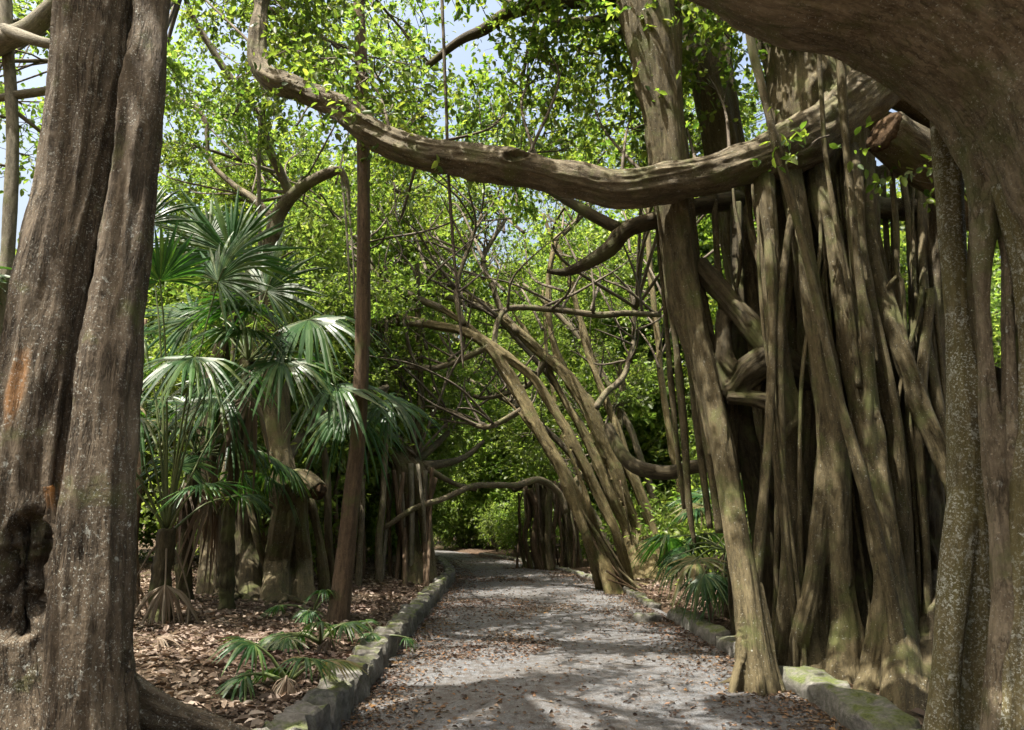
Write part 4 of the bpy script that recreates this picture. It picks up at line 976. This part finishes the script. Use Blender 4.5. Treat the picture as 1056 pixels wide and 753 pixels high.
def add_frond(t, crown, hub, axis_, normal, Rr, rng, n=34, droop=.25, dead=False, rise=.25):
    mb = fan(np.asarray(hub), np.asarray(axis_, float), np.asarray(normal, float), Rr * (.85 if dead else 1), n if not dead else 15, rng, droop * (2.2 if dead else rng.uniform(.75, 1.5)), A=1.1 if dead else rng.uniform(1.9, 2.3), ragged=.3 if dead else .12)
    f = build(mb, 'dead_frond' if dead else 'frond', [M['deadpalm'] if dead else M['palm_old'] if n < 36 and rng.uniform() < .16 else M['palm']], t, smooth=False)
    c = np.asarray(crown, float); hb = np.asarray(hub, float); L = np.linalg.norm(hb - c)
    mid = (c + hb) / 2 + np.array([0, 0, rise * L * .5])
    m2 = MB(); tube(m2, spline(np.array([[*c, .022], [*mid, .014], [*hb, .011], [*(hb + unit(axis_) * Rr * .25), .005]]), .12), 6)
    V = np.array(t.location)
    s = build(m2, 'stalk', [M['deadpalm'] if dead else M['stalk']], f, base=V)
    return f

def auto_fronds(t, crown, n, rng, plen=(.7, 1.2), Rr=(.55, .75), el=(-.2, 1.3), nseg=30, az0=0., dead=0, droop=.28):
    for k in range(n + dead):
        dd = k >= n
        az_ = az0 + k * 2.4 + rng.normal() * .2; e = el[0] + (el[1] - el[0]) * ((k * .618) % 1) if not dd else rng.uniform(-1.4, -.9)
        d = np.array([math.cos(az_) * math.cos(e), math.sin(az_) * math.cos(e), math.sin(e)])
        L = rng.uniform(*plen) * (.55 if dd else 1); hub = crown + d * L - np.array([0, 0, .12 * L * L * math.cos(e)])
        ax = unit(d + np.array([0, 0, -.45 if not dd else -1.2])); 
        nm = unit(np.cross(np.cross(d, [0, 0, 1.]) + 1e-6, ax)); nm = nm if nm[2] > 0 or dd else -nm
        z0 = gz(hub[0], hub[1]) + .15
        if hub[2] < z0: hub[2] = z0
        add_frond(t, crown, hub, ax, nm + rng.normal(size=3) * .15, rng.uniform(*Rr), rng, nseg, droop, dd)

def palm_trunk(t, base, top, r, rng):
    pts = np.array([[*(base - [0, 0, .1]), r * 1.3], [*(base * .6 + top * .4 + rng.normal(size=3) * .05), r], [*top, r * .9]])
    fused('trunk', [pts], M['bark_dark'], t, voxel=.025, disp=.02, gscale=(6, 8), seed=int(rng.integers(99)))

rng = np.random.default_rng(31)
# A: low palmetto with long upright stalks
Ya = 10.6; b = at(168, 600, Ya); b[2] = gz(b[0], b[1])
t = empty('fan_palm', b, 'fan palm with long bare stalks and skirt of dead fronds beside the massive trunk', 'palm')
crownA = at(172, 545, Ya); palm_trunk(t, b, crownA, .13, rng)
for (hx, hy, dy, ax, nm, Rr, dr) in [
    ((165), 290, -.3, (-.1, -.4, .55), (.2, -.9, .5), .85, .12), (225, 290, -.2, (.35, -.2, .5), (-.2, -.95, .4), .85, .10), (200, 368, -.7, (-.25, -.6, -.25), (0, -.5, .9), .8, .32),
    (150, 230, .4, (-.2, 0, .8), (.3, -.9, .1), .8, .12), (215, 390, .2, (.4, -.2, -.1), (0, -.4, .9), .6, .3), (145, 345, .3, (-.5, -.1, .1), (0, -.6, .8), .7, .25),
    (140, 430, -.3, (-.6, -.4, -.3), (0, -.4, .9), .7, .3)]:
    add_frond(t, crownA, at(hx, hy, Ya + dy), ax, nm, Rr * 1.12, rng, 36, dr)
auto_fronds(t, crownA + [0, 0, -.1], 5, rng, (1.0, 1.6), (.5, .7), (.6, 1.3), 28, 1.0, 3)
for k in range(7):   # bare old stalks
    e = at(120 + k * 22 + rng.normal() * 6, 415 + rng.normal() * 20, Ya + rng.normal() * .4); m2 = MB()
    tube(m2, spline(np.array([[*crownA, .02], [*((crownA + e) / 2 + rng.normal(size=3) * .08), .014], [*e, .007]]), .15), 6); build(m2, 'stalk', [M['stalk']], t)
# B: taller palm behind
Yb_ = Ya + 1.5; b = at(236, 600, Yb_); b[2] = gz(b[0], b[1])
t = empty('fan_palm', b, 'taller fan palm with drooping fronds reaching towards the slender trunk', 'palm')
crownB = at(256, 372, Yb_); palm_trunk(t, b, crownB, .10, rng)
for (hx, hy, dy, ax, nm, Rr, dr) in [
    (238, 262, -.4, (-.05, -.2, 1.), (.25, -.95, .1), 1.05, .06), (318, 330, -.5, (.7, -.4, -.15), (.1, -.6, .8), 1.05, .34), (345, 398, -.9, (.8, -.45, -.15), (0, -.35, .95), 1.0, .30),
    (290, 372, -1.2, (.2, -.8, -.35), (0, -.4, .9), .85, .3), (275, 300, .2, (.3, -.1, .8), (-.2, -.9, .3), .95, .1), (400, 412, .1, (.9, 0, -.2), (0, -.4, .9), .85, .3), (360, 425, .3, (.6, -.3, -.4), (0, -.4, .9), .85, .35), (265, 320, -.8, (-.2, -.7, .3), (0, -.6, .8), .9, .25), (225, 410, -.2, (-.5, -.5, -.2), (0, -.4, .9), .85, .35),
    (200, 330, .2, (-.7, 0, .3), (.1, -.7, .6), .9, .2), (250, 345, -1.0, (0, -.9, .1), (0, -.2, 1), .85, .25), (215, 245, .5, (-.4, .1, .8), (.3, -.9, .2), .9, .1)]:
    add_frond(t, crownB, at(hx, hy, Yb_ + dy), ax, nm, Rr * 1.14, rng, 38, dr)
auto_fronds(t, crownB, 4, rng, (.9, 1.3), (.7, .9), (.2, 1.0), 30, 2.0, 1)
# C: behind the big trunk at the left edge
b = np.array([-7.3, 9.0, 0]); b[2] = gz(b[0], b[1])
t = empty('fan_palm', b, 'fan palm half hidden behind the massive trunk at the far left', 'palm')
cr = b + [0, 0, 3.3]; palm_trunk(t, b, cr, .12, rng); auto_fronds(t, cr, 12, rng, (.9, 1.4), (.7, .9), (-.3, 1.3), 30, .3, 5)
# D: deeper palm between
b = np.array([-5.4, 13.0, 0]); b[2] = gz(b[0], b[1])
t = empty('fan_palm', b, 'dark fan palm in the shade between the massive trunk and the clustered root trunks', 'palm')
cr = b + [0, 0, 2.4]; palm_trunk(t, b, cr, .12, rng); auto_fronds(t, cr, 13, rng, (.9, 1.5), (.7, .9), (-.2, 1.3), 30, 1.3, 6)
# low seedlings on the left bank
for (px, py, lab, n, seed, Rr) in [(296, 716, 'low dark green palmetto seedling closest to the left kerb', 6, 3, .36), (330, 672, 'bright palmetto seedling at the foot of the slender trunk', 6, 4, .36), (322, 640, 'small faded palmetto seedling in front of the cut stump', 4, 5, .3), (388, 668, 'tiny palmetto tuft hanging over the left kerb', 3, 6, .2)]:
    b = on_ground(px, py); rg = np.random.default_rng(seed)
    t = empty('palmetto', b, lab, 'palmetto', 'young palmettos on the left bank')
    auto_fronds(t, b + [0, 0, .08], n, rg, (.3, .5), (Rr * .8, Rr * 1.1), (.15, 1.0), 24, seed * 1.0, 1 if n > 4 else 0, .3)
# right hand palmettos
for (x, y, h, n, lab, az0) in [
    (3.5, 12.6, 1.05, 14, 'glossy palmetto clump spilling over the right kerb between banyan and leaning trees', -1.5),
    (3.9, 13.6, 1.5, 12, 'dark palmetto on a short trunk behind the glossy kerbside clump', .4),
    (4.9, 12.0, 1.9, 11, 'tall dark palmetto hidden behind the path side banyan root', 1.7),
    (7.2, 10.6, 1.3, 12, 'palmetto lit green in the gap behind the right hand root columns', .9),
    (5.9, 13.4, 1.0, 11, 'shaded palmetto deep behind the great banyan', 2.1)]:
    b = np.array([x, y, gz(x, y)]); rg = np.random.default_rng(int(x * 10))
    t = empty('palmetto', b, lab, 'palmetto', 'palmettos on the right bank'); cr = b + [0, 0, h]
    palm_trunk(t, b, cr, .09, rg); auto_fronds(t, cr, n, rg, (.7, 1.15), (.55, .75), (-.3, 1.2), 30, az0, 3)

# ================================================================== BACKGROUND TREES (each a thing), shared shapes
def proto_tree(seed, H, crown_r, leaf, mat, size, ncl, low):
    rng = np.random.default_rng(seed)
    t = empty('thicket_tree', (0, 0, 0), 'x', 'tree')
    mbt = MB(); lean = rng.normal(size=2) * .6
    top = np.array([lean[0], lean[1], H * .62])
    P = [[0, 0, -.2, .17], [lean[0] * .2 + rng.normal() * .15, lean[1] * .2, H * .2, .12], [lean[0] * .6 + rng.normal() * .2, lean[1] * .6, H * .42, .10], [*top, .07]]
    S = branch(mbt, np.array(P), 8, 0, seed, .08, .25)
    forks = []
    for k in range(6):
        s = S[rng.integers(len(S) // 4, len(S))]; a = rng.uniform(0, 6.28); L = rng.uniform(1.2, 2.6)
        e = s[:3] + np.array([math.cos(a) * L, math.sin(a) * L, rng.uniform(.3, 2.0)])
        SS = branch(mbt, np.array([[*s[:3], .055], [*((s[:3] + e) / 2 + rng.normal(size=3) * .2), .04], [*e, .02]]), 6, 0, seed + k, .06, .25); forks.append(SS)
    for k in range(4):   # thin hanging roots of the same tree
        pass
    build(mbt, 'trunk', [M['bark_limb']], t)
    mb = MB()
    for k in range(ncl):
        a = rng.uniform(0, 6.28); q = math.sqrt(rng.uniform(0, 1)); z = rng.uniform(low, H)
        rr_ = crown_r * (1 - .45 * abs((z - H * .55) / (H * .5)) ** 1.5)
        c = np.array([math.cos(a) * rr_ * q + lean[0] * z / H, math.sin(a) * rr_ * q + lean[1] * z / H, z])
        F_ = forks[rng.integers(len(forks))]; s = F_[rng.integers(len(F_) // 2, len(F_)), :3]
        if abs(s[2] - c[2]) > 2.2: s = np.array([lean[0] * z / H, lean[1] * z / H, z - .5])
        leafy(mb, rng, s, c, (1.0, 1.0, .7), .03, 9, 7, 8, size, False, .6, twigs=k % 2 == 0)
    build(mb, 'crown', [M[mat], M['twig']], t)
    return t
protos = [proto_tree(201, 7.5, 2.7, .15, 'leaf_far', .16, 58, 1.0), proto_tree(202, 9, 3.0, .15, 'leaf_bright', .17, 66, 1.4), proto_tree(203, 6, 2.4, .15, 'leaf_far', .16, 50, .5), proto_tree(204, 10, 3.1, .15, 'leaf', .17, 64, 2.4)]
used = set()
def place(pool, x, y, s, label, group, rng):
    k = pool[int(rng.integers(len(pool)))]; p = protos[k]
    o = p if k not in used else copy_tree(p); used.add(k)
    o.location = (x, y, gz(x, y)); o.rotation_euler = (0, 0, rng.uniform(0, 6.28)); o.scale = (s, s, s * rng.uniform(.92, 1.1))
    o['label'] = label; o['group'] = group
    return o
rng = np.random.default_rng(41)
def scatter(n, xr0, yr0, label, group, smin, smax, gap, pool=(0, 1, 2, 3)):
    done, tries = [], 0
    while len(done) < n and tries < 4000:
        tries += 1; x = rng.uniform(*xr0); y = rng.uniform(*yr0)
        if xl(y) - 1.4 < x < xr(y) + 1.2: continue
        if any((x - a) ** 2 + (y - b_) ** 2 < gap * gap for a, b_ in done): continue
        done.append((x, y)); place(list(pool), x, y, rng.uniform(smin, smax), label, group, rng)
scatter(7, (-14, -5), (16.5, 26), 'leafy thicket tree behind the fan palms on the left', 'thicket trees behind the fan palms', .8, 1.1, 2.2)
scatter(8, (-14, -3.2), (25, 42), 'leafy thicket tree beyond the small banyan with hanging roots', 'thicket trees left of the far path', .9, 1.2, 2.6)
scatter(11, (5.5, 17), (13.5, 24), 'slim leafy tree in the thicket behind the great banyan', 'thicket trees behind the great banyan', .8, 1.05, 2.1)
scatter(7, (5, 18), (25, 40), 'leafy thicket tree behind the leaning fig trees', 'thicket trees behind the leaning fig trees', .9, 1.25, 2.6)
scatter(13, (-22, 12), (46, 62), 'dark leafy tree closing the view past the far bend', 'trees past the far bend', 1.1, 1.6, 3.4)
for x, y, s_ in [(2.8, 38, 1.7), (6.6, 44, 2.0), (-7.5, 37, 1.8), (9.5, 37, 1.8), (.8, 52, 2.0), (-10, 31, 1.6), (12.5, 38, 1.9)]:
    place([1, 3], x, y, s_, 'tall leafy tree rising over the thicket at the far bend', 'tall trees over the far bend', rng)
# bushes
def proto_bush(seed, r, h, mat, size):
    rg = np.random.default_rng(seed); t = empty('bush', (0, 0, 0), 'x', 'bush'); mbs = MB(); mb = MB()
    for k in range(7):
        a = rg.uniform(0, 6.28); e = np.array([math.cos(a) * r * .6, math.sin(a) * r * .6, h * rg.uniform(.5, .9)])
        branch(mbs, np.array([[0, 0, -.05, .02], [*(e * .5 + rg.normal(size=3) * .06), .015], [*e, .008]]), 5, 0, k, .02, .15)
        leafy(mb, rg, e * .5, e, (r * .5, r * .5, h * .35), .012, 7, 5, 7, size, False, .5)
    build(mbs, 'stems', [M['twig']], t); build(mb, 'foliage', [M[mat], M['twig']], t); return t
bp = [proto_bush(301, .9, 1.5, 'leaf_bright', .12), proto_bush(302, 1.2, 2.2, 'leaf_far', .14)]
bus = set()
def put_bush(k, x, y, s, label, group):
    o = bp[k] if k not in bus else copy_tree(bp[k]); bus.add(k)
    o.location = (x, y, gz(x, y)); o.rotation_euler = (0, 0, rng.uniform(0, 6.28)); o.scale = (s, s, s); o['label'] = label; o['group'] = group
p = on_ground(385, 582); put_bush(0, p[0], p[1], .9, 'bright green bush left of the hanging root skirt', 'bushes on the left bank')
def bushes(n, xr0, yr0, label, group, smin=.8, smax=1.4):
    k = 0
    while k < n:
        x = rng.uniform(*xr0); y = rng.uniform(*yr0)
        if xl(y) - .9 < x < xr(y) + .7: continue
        put_bush(int(rng.integers(2)), x, y, rng.uniform(smin, smax), label, group); k += 1
bushes(9, (-12, -3.5), (17, 34), 'undergrowth bush in the left hand thicket', 'undergrowth bushes on the left')
bushes(9, (4.6, 13), (13, 30), 'undergrowth bush between the trunks of the right hand thicket', 'undergrowth bushes on the right')
bushes(12, (-16, 5), (38, 52), 'undergrowth bush at the far bend of the path', 'undergrowth bushes at the far bend', 1, 1.7)
for y in np.arange(33, 46, 1.7):
    put_bush(int(rng.integers(2)), float(xl(y)) - 1.2 - rng.uniform(0, .8), y, rng.uniform(.8, 1.2), 'undergrowth bush crowding the left verge beyond the hanging root skirt', 'undergrowth bushes on the left verge')
for y in np.arange(33, 58, 1.5):
    put_bush(int(rng.integers(2)), float(xr(y)) + 1.5 + rng.uniform(0, 1.2), y, rng.uniform(.9, 1.4), 'undergrowth bush crowding the right verge of the far bend', 'undergrowth bushes on the right verge')
for x, y, s_ in [(4.9, 17.2, 1.5), (6.2, 19.5, 1.7), (5.2, 22.5, 1.6), (7.6, 16.4, 1.6), (4.6, 26.5, 1.5), (3.4, 29.5, 1.4), (8.8, 21, 1.9), (6.6, 25, 1.9)]:
    put_bush(0, x, y, s_, 'bright leafy bush filling the gap behind the leaning fig trunks', 'bright bushes behind the leaning figs')
# the wood beyond, one mass
rg = np.random.default_rng(51); n = 42000
a = rg.uniform(-1.15, 1.15, n); rad_ = rg.uniform(66, 84, n); z = rg.uniform(0, 1, n) ** .8 * (13 + 4 * vnoise(np.stack([a * 14, a * 0, a * 0], -1), 4))
P = np.stack([np.sin(a) * rad_, np.cos(a) * rad_, z], -1)
keep = fbm(P * .35, 3, 8) > -.35; P = P[keep]; n = len(P)
mb = MB(); leaf_cloud(mb, P, rdir(rg, n), rdir(rg, n, .8), rg.uniform(.4, .9, n), .6, .3, False)
tag(build(mb, 'distant_woods', [M['leaf_far']]), 'wall of distant woodland closing the view all round', 'woodland', kind='stuff')

# ================================================================== LITTER
def twiglets(mb, xs, ys, onpath, rg):
    for x, y in zip(xs, ys):
        z = float(pathz(np.array(x), np.array(y)) if onpath else ground(x, y)) + .012; a = rg.uniform(0, 6.28); L = rg.uniform(.08, .3)
        d = np.array([math.cos(a), math.sin(a), 0]) * L / 2; p = np.array([x, y, z])
        tube(mb, np.array([[*(p - d), .005], [*(p + rg.normal(size=3) * [.015, .015, .004]), .0045], [*(p + d), .002]]), 4, 1, cap=False)
def litter(name, xs, ys, size, mat, label, cat, onpath=False, flat=.35):
    n = len(xs); rg = np.random.default_rng(n)
    z = (pathz(xs, ys) if onpath else ground(xs, ys)) + .012
    P = np.stack([xs, ys, z], -1); D = rdir(rg, n, 0, .12)
    Nn = unit(rg.normal(size=(n, 3)) * flat + np.array([0, 0, 1.]))
    mb = MB(); leaf_cloud(mb, P, D, Nn, size * np.clip(np.exp(rg.normal(size=n) * .42), .4, 1.75), .55, .55, True)
    j = rg.integers(0, n, min(n // 60, 500)); twiglets(mb, xs[j], ys[j], onpath, rg)
    tag(build(mb, name, [M[mat], M['twig']], smooth=False), label, cat, kind='stuff')
rg = np.random.default_rng(61)
n = 42000; ys = 3.5 + 24 * rg.uniform(0, 1, n) ** 1.5; xs = xl(ys) - .3 - 8 * rg.uniform(0, 1, n) ** 1.2
litter('leaf_litter', xs, ys, .072, 'dead', 'brown dead leaves carpeting the left bank', 'leaf litter')
n = 7000; ys = 4 + 22 * rg.uniform(0, 1, n) ** 1.5; xs = xr(ys) + .4 + 5 * rg.uniform(0, 1, n) ** 1.3
litter('leaf_litter', xs, ys, .09, 'dead', 'dead leaves lying among the root columns on the right', 'leaf litter')
n = 150000; ys = 3.6 + 38 * rg.uniform(0, 1, n) ** 1.7; u = rg.uniform(0, 1, n)
xs = xl(ys) * (1 - u) + xr(ys) * u
edge = np.abs(u - .5) * 2
dens = .05 + .7 * edge ** 5 + .8 * np.clip(-.15 + fbm(np.stack([xs * .7, ys * .5, xs * 0], -1), 3, 71), 0, 1)
k = rg.uniform(0, 1, n) < dens
litter('fallen_leaves', xs[k], ys[k], .036, 'deadpath', 'scattered brown and orange leaves on the path', 'fallen leaves', True)
for k, (px, py, lab, yaw) in enumerate([(160, 668, 'curled dry palm frond lying by the massive trunk', .3), (268, 668, 'pale dry leaf fan lying on the litter beside the seedlings', 2.0)]):
    b = on_ground(px, py); rg = np.random.default_rng(k + 7)
    o = build(fan(np.array([b[0], b[1], b[2] + .1]), np.array([math.cos(yaw), math.sin(yaw), .25]), np.array([0, 0, 1.]), .32, 18, rg, .5, 1.3, ragged=.2), 'dead_palm_leaf', [M['deadpalm']], base=b, smooth=False)
    tag(o, lab, 'dead leaf')
